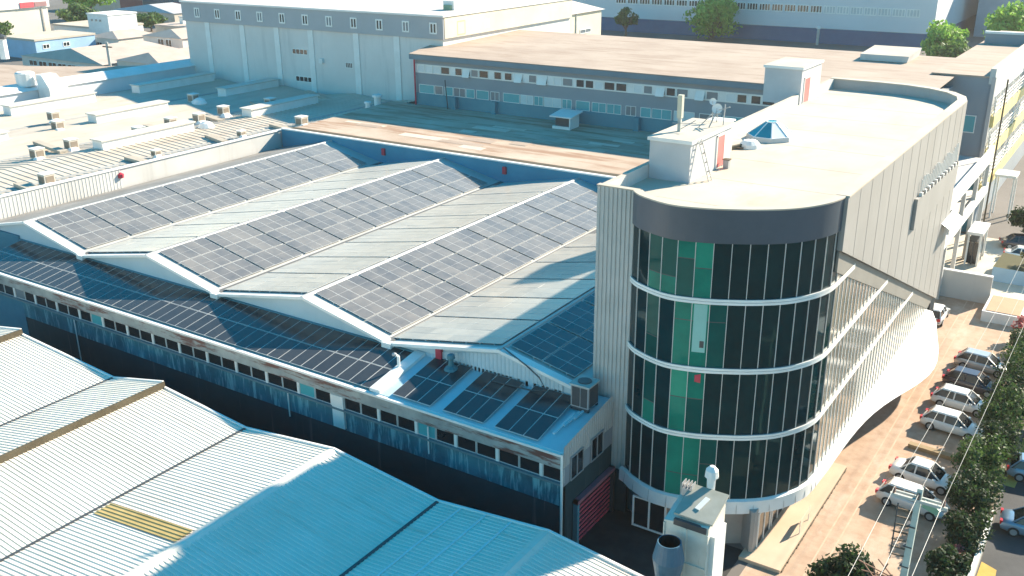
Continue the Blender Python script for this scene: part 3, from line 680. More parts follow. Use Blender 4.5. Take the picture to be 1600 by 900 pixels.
tag(an.build('aerial'), 'tangled grey aerials at the rear corner of the near stair hut', 'aerial')

# ------------------------------------------------------------------ foreground workshop (corrugated)
ws = thing('corrugated_workshop', 'nearest workshop with large pale corrugated roofs along the bottom of the picture', 'workshop', (-44, 22, 0))
YF, YN = 37.2, 6.0
def slope(xa, za, xb, zb, nm='roof_slope'):
    m_ = MB(); corrugated(m_, (xa, YN, za), (xa, YF, za), (xb, YN, zb), (xb, YF, zb), .29, .04, white_sheet); return m_.build(nm, ws)
W = [(-77.5, 4.0), (-70.4, 5.2), (-70.4, 4.8), (-59.2, 4.0), (-53.4, 5.2), (-53.4, 4.8), (-45.4, 4.0), (-37.6, 4.9), (-29.7, 4.0), (-22.4, 4.75), (-16.2, 4.0)]
for (xa, za), (xb, zb) in zip(W, W[1:]):
    if xa == xb:
        m_ = MB(); m_.box(xa-.02, xa+.12, YN, YF-.02, zb-.1, za+.06, olive_trim); m_.build('step_fascia', ws)
    elif xa == -45.4:
        slope(xa, za, xb, zb)
        m_ = MB(); corrugated(m_, (xa+.3, 25.75, za+.085), (xa+.3, 26.9, za+.085), (xb-.4, 25.75, zb+.04), (xb-.4, 26.9, zb+.04), .29, .04, yellow_sheet); m_.build('translucent_strip', ws)
    else: slope(xa, za, xb, zb)
for x in (-59.2, -45.4, -29.7):
    m_ = MB(); m_.box(x-.09, x+.09, YN, YF, 3.98, 4.07, dark_metal); m_.build('valley_gutter', ws)
for x, z in ((-37.6, 4.9), (-22.4, 4.75)):
    m_ = MB(); m_.hull([(x-.45, YN, z-.05), (x+.45, YN, z-.05), (x+.45, YF, z-.05), (x-.45, YF, z-.05)], [(x-.12, YN, z+.07), (x+.12, YN, z+.07), (x+.12, YF, z+.07), (x-.12, YF, z+.07)], white_sheet); m_.build('ridge_cap', ws)
ew = MB(); pts = [(x, YF-.25, z-.06) for x, z in W]+[(-16.2, YF-.25, 0), (-77.5, YF-.25, 0)]
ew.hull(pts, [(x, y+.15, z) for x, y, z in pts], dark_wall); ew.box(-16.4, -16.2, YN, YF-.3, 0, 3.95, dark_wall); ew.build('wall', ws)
for t in (.22, .45, .68):
    lp = MB(); x = -29.7+7.3*t; z = 4.0+.75*t+.045; lp.hull([(x, YN, z-.03), (x+.12, YN, z-.02), (x+.12, YF, z-.02), (x, YF, z-.03)], [(x, YN, z+.012), (x+.12, YN, z+.02), (x+.12, YF, z+.02), (x, YF, z+.012)], white_trim); lp.build('sheet_lap', ws)
vg = MB()
for (xa, za), (xb, zb) in zip(W, W[1:]):
    if xa != xb: vg.beam((xa, YF-.05, za+.03), (xb, YF-.05, zb+.03), .14, .16, white_trim)
vg.build('verge_flashing', ws)
gr = MB(); gr.box(-16.1, -14.9, 30, 37.4, 0, .5, soil_m); struct(gr.build('soil_bed'))

# ------------------------------------------------------------------ dust stack in front of the tower
dx, dy = -14.6, 36.6
ds = thing('dust_collector', 'tall weathered cream cabinet stack with a sloped lid in front of the tower', 'dust collector', (dx, dy, 0))
b_ = MB(); b_.hull([(-15.5, 36.2, 0), (-13.3, 36.2, 0), (-13.3, 38.2, 0), (-15.5, 38.2, 0)], [(-15.5, 36.2, 8.6), (-13.3, 36.2, 8.9), (-13.3, 38.2, 9.1), (-15.5, 38.2, 9.1)], stack_paint); b_.build('casing', ds)
b_ = MB(); b_.hull([(-15.1, 36.35, 8.95), (-13.2, 36.35, 8.95), (-13.2, 38.3, 9.5), (-15.1, 38.3, 9.5)], [(-15.1, 36.35, 9.03), (-13.2, 36.35, 9.03), (-13.2, 38.3, 9.58), (-15.1, 38.3, 9.58)], mat('lid_grey', (.30, .30, .25), .6, (.36, .36, .31), 1)); lo = b_.build('lid', ds)
b_ = MB(); b_.beam((-14.2, 36.9, 9.22), (-14.0, 37.7, 9.45), .25, .05, white_trim); b_.build('handle', lo)
b_ = MB(); b_.box(-15.0, -13.4, 36.12, 36.3, 8.55, 8.85, dark_metal); b_.build('slot', ds)
b_ = MB(); b_.box(-13.32, -13.08, 36.5, 37.9, 3.0, 8.3, white_paint); b_.build('side_panel', ds)
b_ = MB()
for x in (-15.5, -14.4, -13.34): b_.box(x, x+.06, 36.13, 36.2, 0, 8.5, stack_paint)
for z in (2, 4.4, 6.6): b_.box(-15.5, -13.3, 36.12, 36.2, z, z+.07, stack_paint)
b_.build('rib', ds)
b_ = MB()
for z in (3.2, 4.3, 5.4):
    b_.tube([(-14.6+.55*math.cos(t), 36.1-.6*math.sin(t), z) for t in [math.pi*i/8 for i in range(9)]], .03, dark_metal, 5)
for t in (.5, 1.2, 1.9, 2.6): b_.tube([(-14.6+.55*math.cos(t), 36.1-.6*math.sin(t), 1.5), (-14.6+.55*math.cos(t), 36.1-.6*math.sin(t), 5.4)], .02, dark_metal, 5)
b_.build('ladder_cage', ds)
b_ = MB(); b_.box(-15.4, -14.9, 37.8, 38.3, 9.1, 9.5, grey_metal); 
for k in range(4): b_.box(-15.4+.16*k, -15.36+.16*k, 37.8, 38.3, 9.5, 9.75, grey_metal)
b_.build('basket', ds)
b_ = MB(); b_.lathe((-14.2, 38.5, 9.4), ((.2, 0), (.22, .7), (.34, .75), (.3, 1.1), (.12, 1.3), (.02, 1.32)), white_paint, 10); b_.build('cap', ds)
dc = thing('exhaust_duct', 'blue-grey round exhaust duct with a flared open top beside the cream stack', 'exhaust duct', (-15.6, 34.9, 0))
b_ = MB(); b_.lathe((-14.75, 35.2, 0), ((.52, 0), (.52, 6.35)), duct_blue, 24); b_.build('pipe', dc, smooth=True)
b_ = MB(); b_.lathe((-14.75, 35.2, 0), ((.56, 6.3), (.58, 6.42), (.74, 7.35), (.55, 8.25), (.50, 8.25)), duct_blue, 24); b_.lathe((-14.75, 35.2, 0), ((.50, 8.25), (.60, 7.4), (.5, 6.5), (.02, 6.5)), mat('cowl_dark', (.008, .008, .008), .95), 24); b_.build('cowl', dc)  # near-black inside: shade of the open top put into the colour
b_ = MB(); b_.lathe((-14.75, 35.2, 0), ((.54, 6.2), (.61, 6.2), (.61, 6.36), (.54, 6.36)), dark_metal, 24); b_.build('clamp_ring', dc)

# ------------------------------------------------------------------ flat roof between factory and tall halls
lk = thing('flat_roof_hall', 'low hall with a rust-tan flat roof between the solar roofs and the grey block', 'hall', (-60, 96, 0))
b_ = MB(); b_.box(-91, -26, YB+.45, 106.9, 0, 9.9, pale_wall); b_.build('wall', lk)
b_ = MB(); b_.hull([(-91, YB+.45, 9.9), (-26, YB+.45, 9.9), (-26, 106.9, 9.9), (-91, 106.9, 9.9)], [(-91, YB+.45, 10.0), (-26, YB+.45, 10.0), (-26, 106.9, 10.5), (-91, 106.9, 10.5)], rust_deck); b_.build('roof', lk)
b_ = MB(); b_.box(-91, -26, YB+.5, YB+2.2, 10.03, 10.16, olive_trim); b_.build('roof_edge', lk)
rng = random.Random(5)
for k in range(26):
    pt = MB()
    x = rng.uniform(-89, -30); y = rng.uniform(88, 101); z = 10.0+.5*(y-85.85)/21; l = rng.uniform(2, 7); w2 = rng.uniform(.4, 1.6)
    z2 = z+.5*w2/21
    pt.hull([(x, y, z-.02), (x+l, y, z-.02), (x+l, y+w2, z2-.02), (x, y+w2, z2-.02)], [(x, y, z+.012+k*.001), (x+l, y, z+.012+k*.001), (x+l, y+w2, z2+.012+k*.001), (x, y+w2, z2+.012+k*.001)], rng.choice([tan_deck, mat('patch_pale', (.58, .47, .38), .9), mat('patch_dark', (.34, .24, .18), .9)]))
    pt.build('felt_patch', lk)
vh = thing('vent_hut', 'small white roof hut with an overhanging lid on the rust-tan flat roof', 'roof hut', (-60.5, 104, 10.4))
b_ = MB(); b_.box(-61.6, -59.6, 103.2, 105.2, 10.4, 11.9, dark_metal); b_.box(-59.62, -59.45, 103.1, 105.3, 10.4, 11.9, white_paint); b_.build('wall', vh)
b_ = MB(); b_.hull([(-62.2, 102.7, 11.85), (-59.1, 102.7, 11.85), (-59.1, 105.6, 12.25), (-62.2, 105.6, 12.25)], [(-62.2, 102.7, 12.0), (-59.1, 102.7, 12.0), (-59.1, 105.6, 12.4), (-62.2, 105.6, 12.4)], white_paint); b_.build('roof', vh)
b_ = MB(); b_.box(-61.9, -59.4, 102.9, 103.3, 10.4, 10.75, white_paint); b_.build('step', vh)
for k, (px, py, r_, h_, lb) in enumerate(((590, 160, .5, 1.2, 'white mushroom vent at the left end of the rust-tan flat roof'), (575, 167, .35, .8, 'stubby white vent just left of the mushroom vent'))):
    p = bz(px, py, 10.4); b_ = MB(); b_.lathe(p, ((r_, -.4), (r_, h_*.6), (r_*1.5, h_*.65), (r_*1.4, h_*.9), (.02, h_)), white_paint, 12); tag(b_.build('roof_vent'), lb, 'vent')

# ------------------------------------------------------------------ two-storey grey block
X0, X1, YW, ZW = -86.5, -19.5, 107.0, 17.5
tw = thing('grey_office_block', 'long two-storey grey block with ribbon windows and a wide tan roof', 'office block', (-52, 120, 0))
b_ = MB(); b_.box(X0, X1, YW, 133, 0, ZW-.8, slate_wall); b_.build('wall', tw)
b_ = MB(); b_.hull([(X0-.5, YW-.7, ZW-.1), (X1, YW-.7, ZW-.1), (X1, 134, ZW+.5), (X0-9, 134, ZW+.5)], [(X0-.5, YW-.7, ZW), (X1, YW-.7, ZW), (X1, 134, ZW+.6), (X0-9, 134, ZW+.6)], tan_deck); b_.build('roof', tw)
b_ = MB(); b_.box(X0-.5, X1, YW-.72, YW+.1, ZW-.75, ZW-.12, mat('eave_slate', (.14, .20, .24), .7)); b_.build('eave', tw)
b_ = MB(); b_.box(X0, X1, YW-.06, YW+.02, 14.9, 16.1, white_paint); b_.build('window_band', tw)
b_ = MB(); b_.box(X0, X1, YW-.05, YW+.02, 10.0, 12.15, teal_wall); b_.build('base_wall', tw)
rng = random.Random(11)
x = X0+.5; k = 0
while x < -30.5:
    wd = rng.choice((1.2, 1.2, 1.5)); gl = rng.choice((window_dark, window_dark, window_grey, mat('white_blind', (.6, .62, .62), .6)))
    o = window(tw, 'y', x, x+wd, 15.0, 16.0, YW-.07, -1, gl, white_trim, .06, .07)
    if rng.random() < .3:
        o2 = MB(); o2.hull([(x+.05, YW-.5, 14.9), (x+wd-.05, YW-.5, 14.9), (x+wd-.05, YW-.45, 14.9), (x+.05, YW-.45, 14.9)], [(x+.05, YW-.12, 15.95), (x+wd-.05, YW-.12, 15.95), (x+wd-.05, YW-.08, 15.95), (x+.05, YW-.08, 15.95)], rng.choice((white_trim, window_grey))); o2.build('open_sash', o)
    x += wd+rng.choice((.12, .12, .45, .9)); k += 1
x = X0+.6
while x < -32:
    wd = rng.choice((1.4, 2.0, 2.6)); window(tw, 'y', x, x+wd, 12.15, 13.35, YW-.02, -1, rng.choice((window_teal, window_teal, mat('pale_blind', (.45, .55, .57), .5), window_grey)), white_trim, .06, .06, rng.choice((0, 1)))
    x += wd+rng.choice((.1, .3, .6))
for x in (-80, -73.5, -62.5, -52.5, -43.5):
    b_ = MB(); b_.box(x, x+.7, YW-.7, YW-.06, 10.3, 12.1, teal_wall); b_.build('buttress', tw)
p = MB(); p.tube([(X0+.1, YW-.35, ZW-.8), (X0+.1, YW-.35, 10.4)], .12, red_paint, 8); p.build('downpipe', tw)
for px, py, hh in ((700, 142, 4.0),):
    p = MB(); q = bz(695, 152, 12); p.tube([(-80.5, YW-.8, 10.4), (-80.7, YW-1.0, 14.4)], .07, dark_metal, 6); tag(p.build('flue_pipe'), 'thin dark flue standing before the grey block lower windows', 'flue')
# east wing with yellow balconies
ewg = thing('yellow_striped_wing', 'tall wing with yellow striped balconies at the right edge of the picture', 'building', (-17, 140, 0))
b_ = MB(); b_.box(-21, -15.5, 120.5, 170, 0, 17.9, slate_wall); b_.build('wall', ewg)
b_ = MB(); b_.box(-22, -15.9, 120.3, 170.2, 17.9, 18.05, tan_deck); b_.build('roof', ewg)
b_ = MB(); b_.box(-15.9, -15.3, 120.3, 170.2, 17.2, 18.9, pale_wall, cream_deck); b_.build('parapet', ewg)
b_ = MB(); b_.box(-15.5, -15.38, 120.5, 170, 10, 17.2, pale_wall); b_.build('side_cladding', ewg)
for z0, z1, mt in ((12.2, 13.5, yellow_paint), (8.2, 9.5, yellow_paint), (4.2, 5.5, yellow_paint)):
    b_ = MB(); b_.box(-15.38, -14.9, 121.5, 165, z0, z1, mt); o = b_.build('balcony', ewg)
    b_ = MB()
    for k in range(4): b_.box(-15.02, -14.94, 121.5, 165, z1+.35+.42*k, z1+.45+.42*k, white_trim)
    for k in range(10): b_.box(-15.05, -14.92, 121.5+4.6*k, 121.62+4.6*k, z1, z1+2.0, white_trim)
    b_.build('railing', o)
    for k in range(8):
        window(ewg, 'x', 122.5+5*k, 126.8+5*k, z1+.1, z1+2.1, -15.38, 1, window_grey, white_trim, .05, .08, 2)
b_ = MB(); b_.box(-15.6, -15.2, 120.2, 120.6, 0, 18.0, grey_metal); b_.build('corner_trim', ewg)
window(ewg, 'y', -19.6, -16.6, 11.6, 13.6, 120.45, -1, window_teal, white_trim, .06, .1, 1)
window(ewg, 'y', -19.6, -16.6, 6.4, 8.2, 120.45, -1, window_teal, white_trim, .06, .1, 1)
b_ = MB(); b_.box(-21, -15.6, 120.42, 120.49, 0, 6.3, plain_blue); b_.build('blue_base', ewg)
# ramp walls in front of the wing
rp = thing('white_access_ramp', 'pale two-tier access ramp with solid parapets behind the tower far end', 'ramp', (-14.5, 108, 0))
b_ = MB(); b_.box(-14.3, -14.0, 93.5, 119, 9.2, 10.8, white_paint); b_.build('parapet', rp)
b_ = MB(); b_.box(-17.5, -14.31, 93.5, 119, 8.9, 9.2, pale_wall); b_.build('deck', rp)
b_ = MB(); b_.box(-14.3, -14.0, 94.5, 119, 5.4, 6.6, white_paint); b_.build('parapet', rp)
b_ = MB(); b_.box(-17.5, -14.31, 94.5, 119, 5.1, 5.4, pale_wall); b_.build('deck', rp)
for y in (96, 103, 110, 117):
    b_ = MB(); b_.box(-14.35, -13.98, y, y+.4, 0, 9.0, pale_wall); b_.build('column', rp)
b_ = MB(); b_.box(-17.6, -17.4, 93.5, 119, 0, 9, slate_wall); b_.build('back_wall', rp)
b_ = MB(); b_.tube([(-13.9, 119.4, 0), (-13.9, 119.4, 18)], .09, olive_trim, 8); b_.build('pipe', rp)
def canopy(label, x0, x1, y0, y1, z, grp='white flat canopies over entrances'):
    e = thing('entrance_canopy', label, 'canopy', ((x0+x1)/2, (y0+y1)/2, 0), grp)
    b_ = MB(); b_.box(x0, x1, y0, y1, z, z+.3, white_paint); b_.build('slab', e)
    for x, y in ((x0+.2, y0+.2), (x1-.2, y0+.2), (x0+.2, y1-.2), (x1-.2, y1-.2)):
        b_ = MB(); b_.box(x-.09, x+.09, y-.09, y+.09, 0, z, white_trim); b_.build('post', e)
p = bz(1480, 355, 3.4); q = bz(1530, 362, 3.4)
canopy('nearer white flat canopy over a glazed kiosk beside the tower far corner', -13.95, -12.4, 108, 112.5, 3.4)
canopy('farther white flat canopy under the yellow striped balconies', -14.6, -12.2, 128, 131, 5.2)
ki = thing('glass_kiosk', 'small dark-framed glass kiosk under the nearer white canopy', 'kiosk', (-13.2, 109.6, 0))
b_ = MB()
for x in (-13.8, -13.2, -12.6):
    for y in (108.6, 110.6): b_.box(x-.06, x+.06, y-.06, y+.06, 0, 2.5, dark_metal)
b_.box(-13.86, -12.54, 108.54, 110.66, 2.5, 2.62, dark_metal); b_.build('frame', ki)
b_ = MB(); b_.box(-13.74, -12.66, 108.58, 108.62, .1, 2.45, window_dark); b_.box(-12.62, -12.58, 108.7, 110.5, .1, 2.45, window_grey); b_.build('pane', ki)

# ------------------------------------------------------------------ tall pale hall (left of centre)
th_ = thing('tall_windowless_hall', 'tall pale grey hall with white pilasters and a darker window band under its roof', 'hall', (-115, 125, 0))
TX0, TX1, TY, TZ = -142.5, -86.9, 114.0, 21.7
b_ = MB(); b_.box(TX0, TX1, TY, 150, 0, 18.6, grey_wall); b_.build('wall', th_)
b_ = MB(); b_.box(TX0-.3, TX1+.3, TY-.3, 150.3, 18.6, TZ, mat('band_grey', (.36, .37, .39), .75, (.41, .42, .44), .2)); b_.build('upper_band', th_)
b_ = MB(); b_.box(TX0-.5, TX1+.5, TY-.5, 150.5, TZ, TZ+.25, white_paint, mat('roof_rose', (.52, .47, .43), .8, (.62, .57, .53), .08)); b_.build('roof', th_)
for x in (-137.5, -129, -121, -113.5, -104, -96): 
    b_ = MB(); b_.box(x, x+1.1, TY-.14, TY, 0, 18.6, white_paint); b_.build('pilaster', th_)
rng = random.Random(2)
for k in range(11):
    x = -139.5+k*5.05; window(th_, 'y', x, x+1.3, 19.3, 20.9, TY-.31, -1, window_dark if k % 3 else window_grey, white_trim, .08, .2, 1)
for x, z, w2 in ((-117.3, 14.6, 3.4), (-117, 10.3, 3.6), (-106, 13.2, 1.5)): window(th_, 'y', x, x+w2, z, z+.9, TY-.01, -1, window_dark, white_trim, .06, .1, 3)
b_ = MB(); b_.box(-111.2, -110.5, TY-.5, TY, 13.6, 14.3, white_paint); b_.build('wall_unit', th_)
window(th_, 'x', 117, 119, 18.9, 20.9, TX1+.31, 1, window_dark, yellow_paint, .06, .15, 0)
window(th_, 'x', 124, 125.2, 19.3, 20.6, TX1+.31, 1, window_dark, white_trim, .06, .15, 1)
b_ = MB(); b_.box(TX1+.3, TX1+.36, 114, 150, 18.7, 21.6, cream_wall); b_.build('end_cladding', th_)
b_ = MB(); b_.box(-92, -90, 121, 123, TZ+.25, TZ+1.6, white_paint); b_.box(-91.7, -90.4, 120.6, 121, TZ+.25, TZ+1.0, mat('unit_green', (.2, .3, .2), .6)); tag(b_.build('roof_unit'), 'white box unit at the right end of the tall hall roof', 'roof unit')
# cream gabled hall behind
ch = thing('cream_gabled_hall', 'cream side-lit hall with a rose pitched roof behind the tan-roofed block', 'hall', (-122, 205, 0))
b_ = MB(); b_.box(-150, -112, 158, 208, 0, 14.6, cream_wall); b_.build('wall', ch)
b_ = MB(); b_.hull([(-150, 157, 14.6), (-111.5, 157, 14.6), (-111.5, 209, 14.6), (-150, 209, 14.6)], [(-131, 157, 18.0), (-130.9, 157, 18.0), (-130.9, 209, 18.0), (-131, 209, 18.0)], mat('rose_roof', (.56, .48, .42), .8, (.64, .56, .50), .05)); b_.build('roof', ch)
for y in (172, 180, 188, 196): 
    b_ = MB(); b_.box(-112, -111.8, y, y+.3, 0, 14.6, concrete); b_.build('pilaster', ch)
window(ch, 'x', 189.5, 194.5, 9.6, 10.6, -112, 1, window_dark, white_trim, .1, .15, 3); window(ch, 'x', 198, 203, 9.9, 10.9, -112, 1, window_grey, white_trim, .1, .15, 1)
# far grey hall across the top
fh = thing('far_grey_hall', 'long pale grey hall with a dark ribbon window across the top right', 'hall', (-100, 300, 0))
b_ = MB(); b_.box(-190, -54, 290, 380, 4.2, 26, mat('far_wall', (.62, .62, .64), .8, (.68, .68, .70), .06)); b_.build('wall', fh)
b_ = MB(); b_.box(-190, -54, 290.2, 380, 0, 4.2, mat('far_blue_base', (.025, .10, .21), .8, (.035, .13, .25), .2)); b_.build('base_wall', fh)  # dark blue plinth, shade below the wall put into its colour
b_ = MB(); b_.box(-191, -53, 289, 381, 26, 26.4, far_sheet); b_.build('roof', fh)
for k in range(9): window(fh, 'y', -151+k*4.2, -147.2+k*4.2, 8.6, 10.6, 290, -1, window_dark, white_trim, .1, .25, 3)
for k in range(14):
    window(fh, 'y', -111+k*3.8, -107.5+k*3.8, 8.4, 10.6, 290, -1, window_dark if k < 7 else mat('pale_pane', (.5, .52, .52), .5), white_trim, .1, .25, 3)
p = MB(); p.tube([(-84, 286, 0), (-84, 286, 4.5)], .4, concrete, 8); p.lathe((-84, 286, 4.5), ((.6, 0), (.6, .6), (.02, .9)), white_paint, 8); tag(p.build('gate_post'), 'pale post before the dark base of the far grey hall', 'post')
# roof hut at back of tan roof
b_ = MB(); b_.hull([(-31.8, 127, 18.0), (-26.2, 127, 18.0), (-26.2, 133.5, 18.0), (-31.8, 133.5, 18.0)], [(-31.8, 127, 18.75), (-26.0, 127, 18.75), (-26, 133.7, 19.1), (-31.8, 133.7, 19.1)], pale_wall, cream_deck)
tag(b_.build('roof_shed'), 'sloped tan roof shed at the back edge of the wide tan roof', 'roof shed')
b_ = MB(); b_.box(-21.5, -8, 152, 152.5, 15.5, 19.4, slate_wall); b_.box(-21.6, -8, 151.9, 152.6, 19.4, 19.7, white_paint); tag(b_.build('screen_wall'), 'slate screen wall with white coping behind the tan roof at far right', 'wall')
b_ = MB(); b_.box(-50, 0, 330, 420, 0, 22, mat('far_slate', (.30, .36, .42), .8)); b_.box(-51, 1, 329, 421, 22, 22.5, far_sheet); tag(b_.build('far_block'), 'plain blue-grey block behind the trees in top right corner', 'building')

# ------------------------------------------------------------------ west works: roofs with monitors
ww = thing('west_works', 'sprawling pale works with low roofs and raised roof lights on the left', 'works', (-115, 80, 0))
WR = [(-91.5, 9.6), (-97, 8.9), (-104.3, 9.4), (-111.5, 8.6), (-119.5, 9.4), (-127.5, 8.6), (-135, 9.3), (-141.5, 8.8)]
for k, ((xa, za), (xb, zb)) in enumerate(zip(WR, WR[1:])):
    s_ = MB()
    if k < 3: corrugated(s_, (xa, 30, za), (xa, 113.8, za), (xb, 30, zb), (xb, 113.8, zb), .9, .06, far_sheet)
    else: s_.poly([(xa, 30, za), (xb, 30, zb), (xb, 113.8, zb), (xa, 113.8, za)], far_sheet)
    s_.build('roof_slope', ww)
b_ = MB(); corrugated(b_, (-91.2, 40, 7.6), (-91.2, 62, 7.6), (-91.2, 40, 10.0), (-91.2, 62, 10.0), .4, .025, pale_wall); b_.build('corrugated_parapet', ww)
b_ = MB(); b_.box(-91.6, -91.25, 30, 86, 0, 10.05, pale_wall); b_.build('east_wall', ww)
b_ = MB(); b_.box(-91.75, -91.1, 30, 86, 10.05, 10.15, white_paint); b_.build('coping', ww)
b_ = MB(); b_.box(-141.5, -91.6, 29.7, 30, 0, 9, pale_wall); b_.build('end_wall', ww)
b_ = MB(); b_.lathe((-91.15, 62, 9.4), ((.3, -.3), (.35, .1), (.02, .3)), red_paint, 8); b_.build('alarm_box', ww)
b_ = MB(); b_.box(-91.2, -84.3, YG-.2, YG, 0, 8.1, plain_blue); b_.build('blue_wall', ww)
b_ = MB(); b_.box(-91.1, -84.9, YE, YG-.25, 0, 6.2, pale_wall, cream_deck); b_.build('annexe', ww)
for x in (-97, -111.5, -127.5):
    b_ = MB(); z = 8.9 if x == -97 else 8.6; b_.box(x-.35, x+.35, 30, 113.8, z-.02, z+.12, mat('gutter_grey', (.34, .33, .31), .8)); b_.build('valley_gutter', ww)
for x, y0, y1, h_ in ((-104.3, 68.5, 82, 1.0), (-104.5, 92, 105, 1.0), (-119.5, 78.3, 90, 1.0), (-121, 102, 118-5, 1.0), (-135, 75.5, 89, 1.1), (-119.8, 55, 66, .9), (-135.3, 97, 112, 1.0), (-136, 55, 68, 1.0)):
    m_ = MB(); m_.box(x-.95, x+.95, y0, y1, 8.9, 9.4+h_, white_paint); mo = m_.build('roof_monitor', ww)
    m_ = MB(); m_.box(x-1.15, x+1.15, y0-.2, y1+.2, 9.4+h_, 9.55+h_, mat('monitor_cap', (.55, .52, .46), .7, (.63, .60, .54), .4)); m_.build('cap', mo)
def cooler(px, py, z, s_, lb, flip=0):
    x, y, _ = bz(px, py, z)
    e = thing('air_cooler', lb, 'air cooler', (x, y, z), 'coolers on the west works roofs')
    b_ = MB(); b_.box(x-.6*s_, x+.6*s_, y-.6*s_, y+.6*s_, z+.25, z+1.35*s_, mat('cooler_beige', (.50, .45, .38), .7, (.58, .53, .46), 1)); b_.build('casing', e)
    b_ = MB(); b_.box(x-.45*s_, x+.45*s_, y-.63*s_, y-.6*s_, z+.4, z+1.15*s_, mat('cooler_grille', (.22, .18, .14), .8)); b_.box(x+.6*s_, x+.63*s_, y-.45*s_, y+.45*s_, z+.4, z+1.15*s_, mat('cooler_grille', (.22, .18, .14), .8)); b_.build('grille', e)
    b_ = MB(); b_.box(x-.66*s_, x+.66*s_, y-.66*s_, y+.66*s_, z+1.35*s_, z+1.43*s_, white_paint); b_.build('lid', e)
    b_ = MB(); b_.hull([(x+.3*s_, y-1.1*s_, z), (x+1.5*s_, y-1.1*s_, z), (x+1.5*s_, y+.3*s_, z), (x+.3*s_, y+.3*s_, z)], [(x+.5*s_, y-.7*s_, z+.5), (x+1.0*s_, y-.7*s_, z+.5), (x+1.0*s_, y+.1*s_, z+.5), (x+.5*s_, y+.1*s_, z+.5)], white_paint); b_.build('duct_elbow', e)
CL = [(85, 190, 'left of the upper left raised roof light'), (92, 205, 'just below the upper left cooler on a pale seam'), (60, 250, 'lowest at the left beside the ribbed roof'), (113, 235, 'below the long middle gutter near a dark roof strip'), (205, 182, 'between the two upper raised roof lights'), (218, 215, 'above the lower raised roof light, left of it'), (268, 200, 'right of the second raised roof light'), (303, 161, 'in the shadow of the tall hall, farthest back'), (312, 193, 'pair of the white dome near the centre gutter'), (350, 181, 'close to the roof shadow edge in the middle'), (423, 168, 'next to a dark strip near the last raised roof light'), (472, 198, 'rightmost, in front of the last raised roof light'), (378, 216, 'against the parapet near its red box, small'), (245, 247, 'small, in front of the lower raised roof light'), (75, 291, 'nearest, low beside the corrugated parapet'), (398, 140, 'in the shadow under the tall hall pilasters')]
for k, (px, py, lb) in enumerate(CL): cooler(px, py, 9.0, 1.0 if k not in (12, 13) else .7, 'beige box cooler '+lb)
def strip(px0, py0, px1, py1, w2, lb):
    a_, b2 = Vector(bz(px0, py0, 9.25)), Vector(bz(px1, py1, 9.25)); m_ = MB(); m_.beam(a_, b2, w2, .35, mat('roof_duct', (.40, .34, .27), .8, (.48, .42, .34), .5)); tag(m_.build('roof_duct'), lb, 'roof duct', 'flat ducts on the west works roofs')
for a_ in ((57, 222, 100, 238, .9, 'flat brown duct strip at the left below the middle gutter'), (30, 287, 52, 296, 1.2, 'short brown duct strip nearest the corrugated parapet'), (200, 246, 225, 253, 1.0, 'short brown duct strip in front of the lower raised roof light'), (228, 196, 262, 206, .9, 'brown duct strip left of the second cooler row'), (310, 178, 345, 189, .9, 'brown duct strip at the shadow edge in the middle'), (325, 212, 352, 222, .9, 'brown duct strip below the white dome'), (395, 160, 420, 168, .9, 'dark duct strip beside the shaded coolers'), (425, 195, 460, 205, .9, 'brown duct strip before the last raised roof light'), (480, 143, 515, 156, .9, 'dark shaded duct strip in front of the hall pilasters')): strip(*a_)
for px, py, lb in ((323, 203, 'white dome ventilator near the middle gutter of west works'), (312, 165, 'white dome ventilator in the tall hall shadow')):
    p = bz(px, py, 9.0); m_ = MB(); m_.lathe(p, ((1.0, 0), (1.1, .4), (.8, .9), (.3, 1.15), (.02, 1.2)), white_paint, 14); tag(m_.build('dome_ventilator'), lb, 'ventilator')
p = bz(395, 122, 9.2); m_ = MB(); m_.lathe(p, ((1.5, 0), (1.5, .8), (1.1, 1.5), (.3, 1.8), (.02, 1.8)), slate_wall, 14); m_.beam(Vector(p)+Vector((-3.2, -.3, .3)), Vector(p)+Vector((0, 0, .6)), .7, .6, dark_metal); tag(m_.build('extractor_fan'), 'dark round extractor with a duct against the tall hall wall', 'extractor')
p = Vector(bz(358, 117, 9.2)); m_ = MB(); m_.tube([p, p+Vector((0, 0, 2.5))], .12, dark_metal, 6); m_.tube([p+Vector((-1.5, -1, 1)), p+Vector((7, 3.5, 3.2))], .1, olive_trim, 6); tag(m_.build('roof_boom'), 'thin slanted boom and post on the roof before the tall hall', 'boom')
# higher back hall of the west works
wb = thing('west_back_hall', 'higher pale hall with a flat cream roof at the far left edge', 'hall', (-160, 95, 0))
wp_ = [(-141.6, 30), (-141.6, 119), (-144.1, 119), (-145.5, 108.5), (-155, 101.5), (-164, 97), (-176, 94), (-176, 30)]
b_ = MB(); b_.prism(wp_, 0, 11.0, mat('hall_white', (.58, .60, .62), .7, (.66, .68, .70), .1)); b_.build('wall', wb)
b_ = MB(); b_.prism([(x-.1 if x < -144 else x-2.6, y+.1) for x, y in wp_], 11.0, 11.4, tan_deck); b_.build('roof', wb)
b_ = MB(); b_.hull([(-144.2, 30, 11.0), (-141.3, 30, 11.0), (-141.3, 119.3, 11.0), (-144.2, 119.3, 11.0)], [(-144.2, 30, 11.9), (-144.0, 30, 11.9), (-144.0, 119.3, 11.9), (-144.2, 119.3, 11.9)], white_paint); b_.build('roof_kerb', wb)
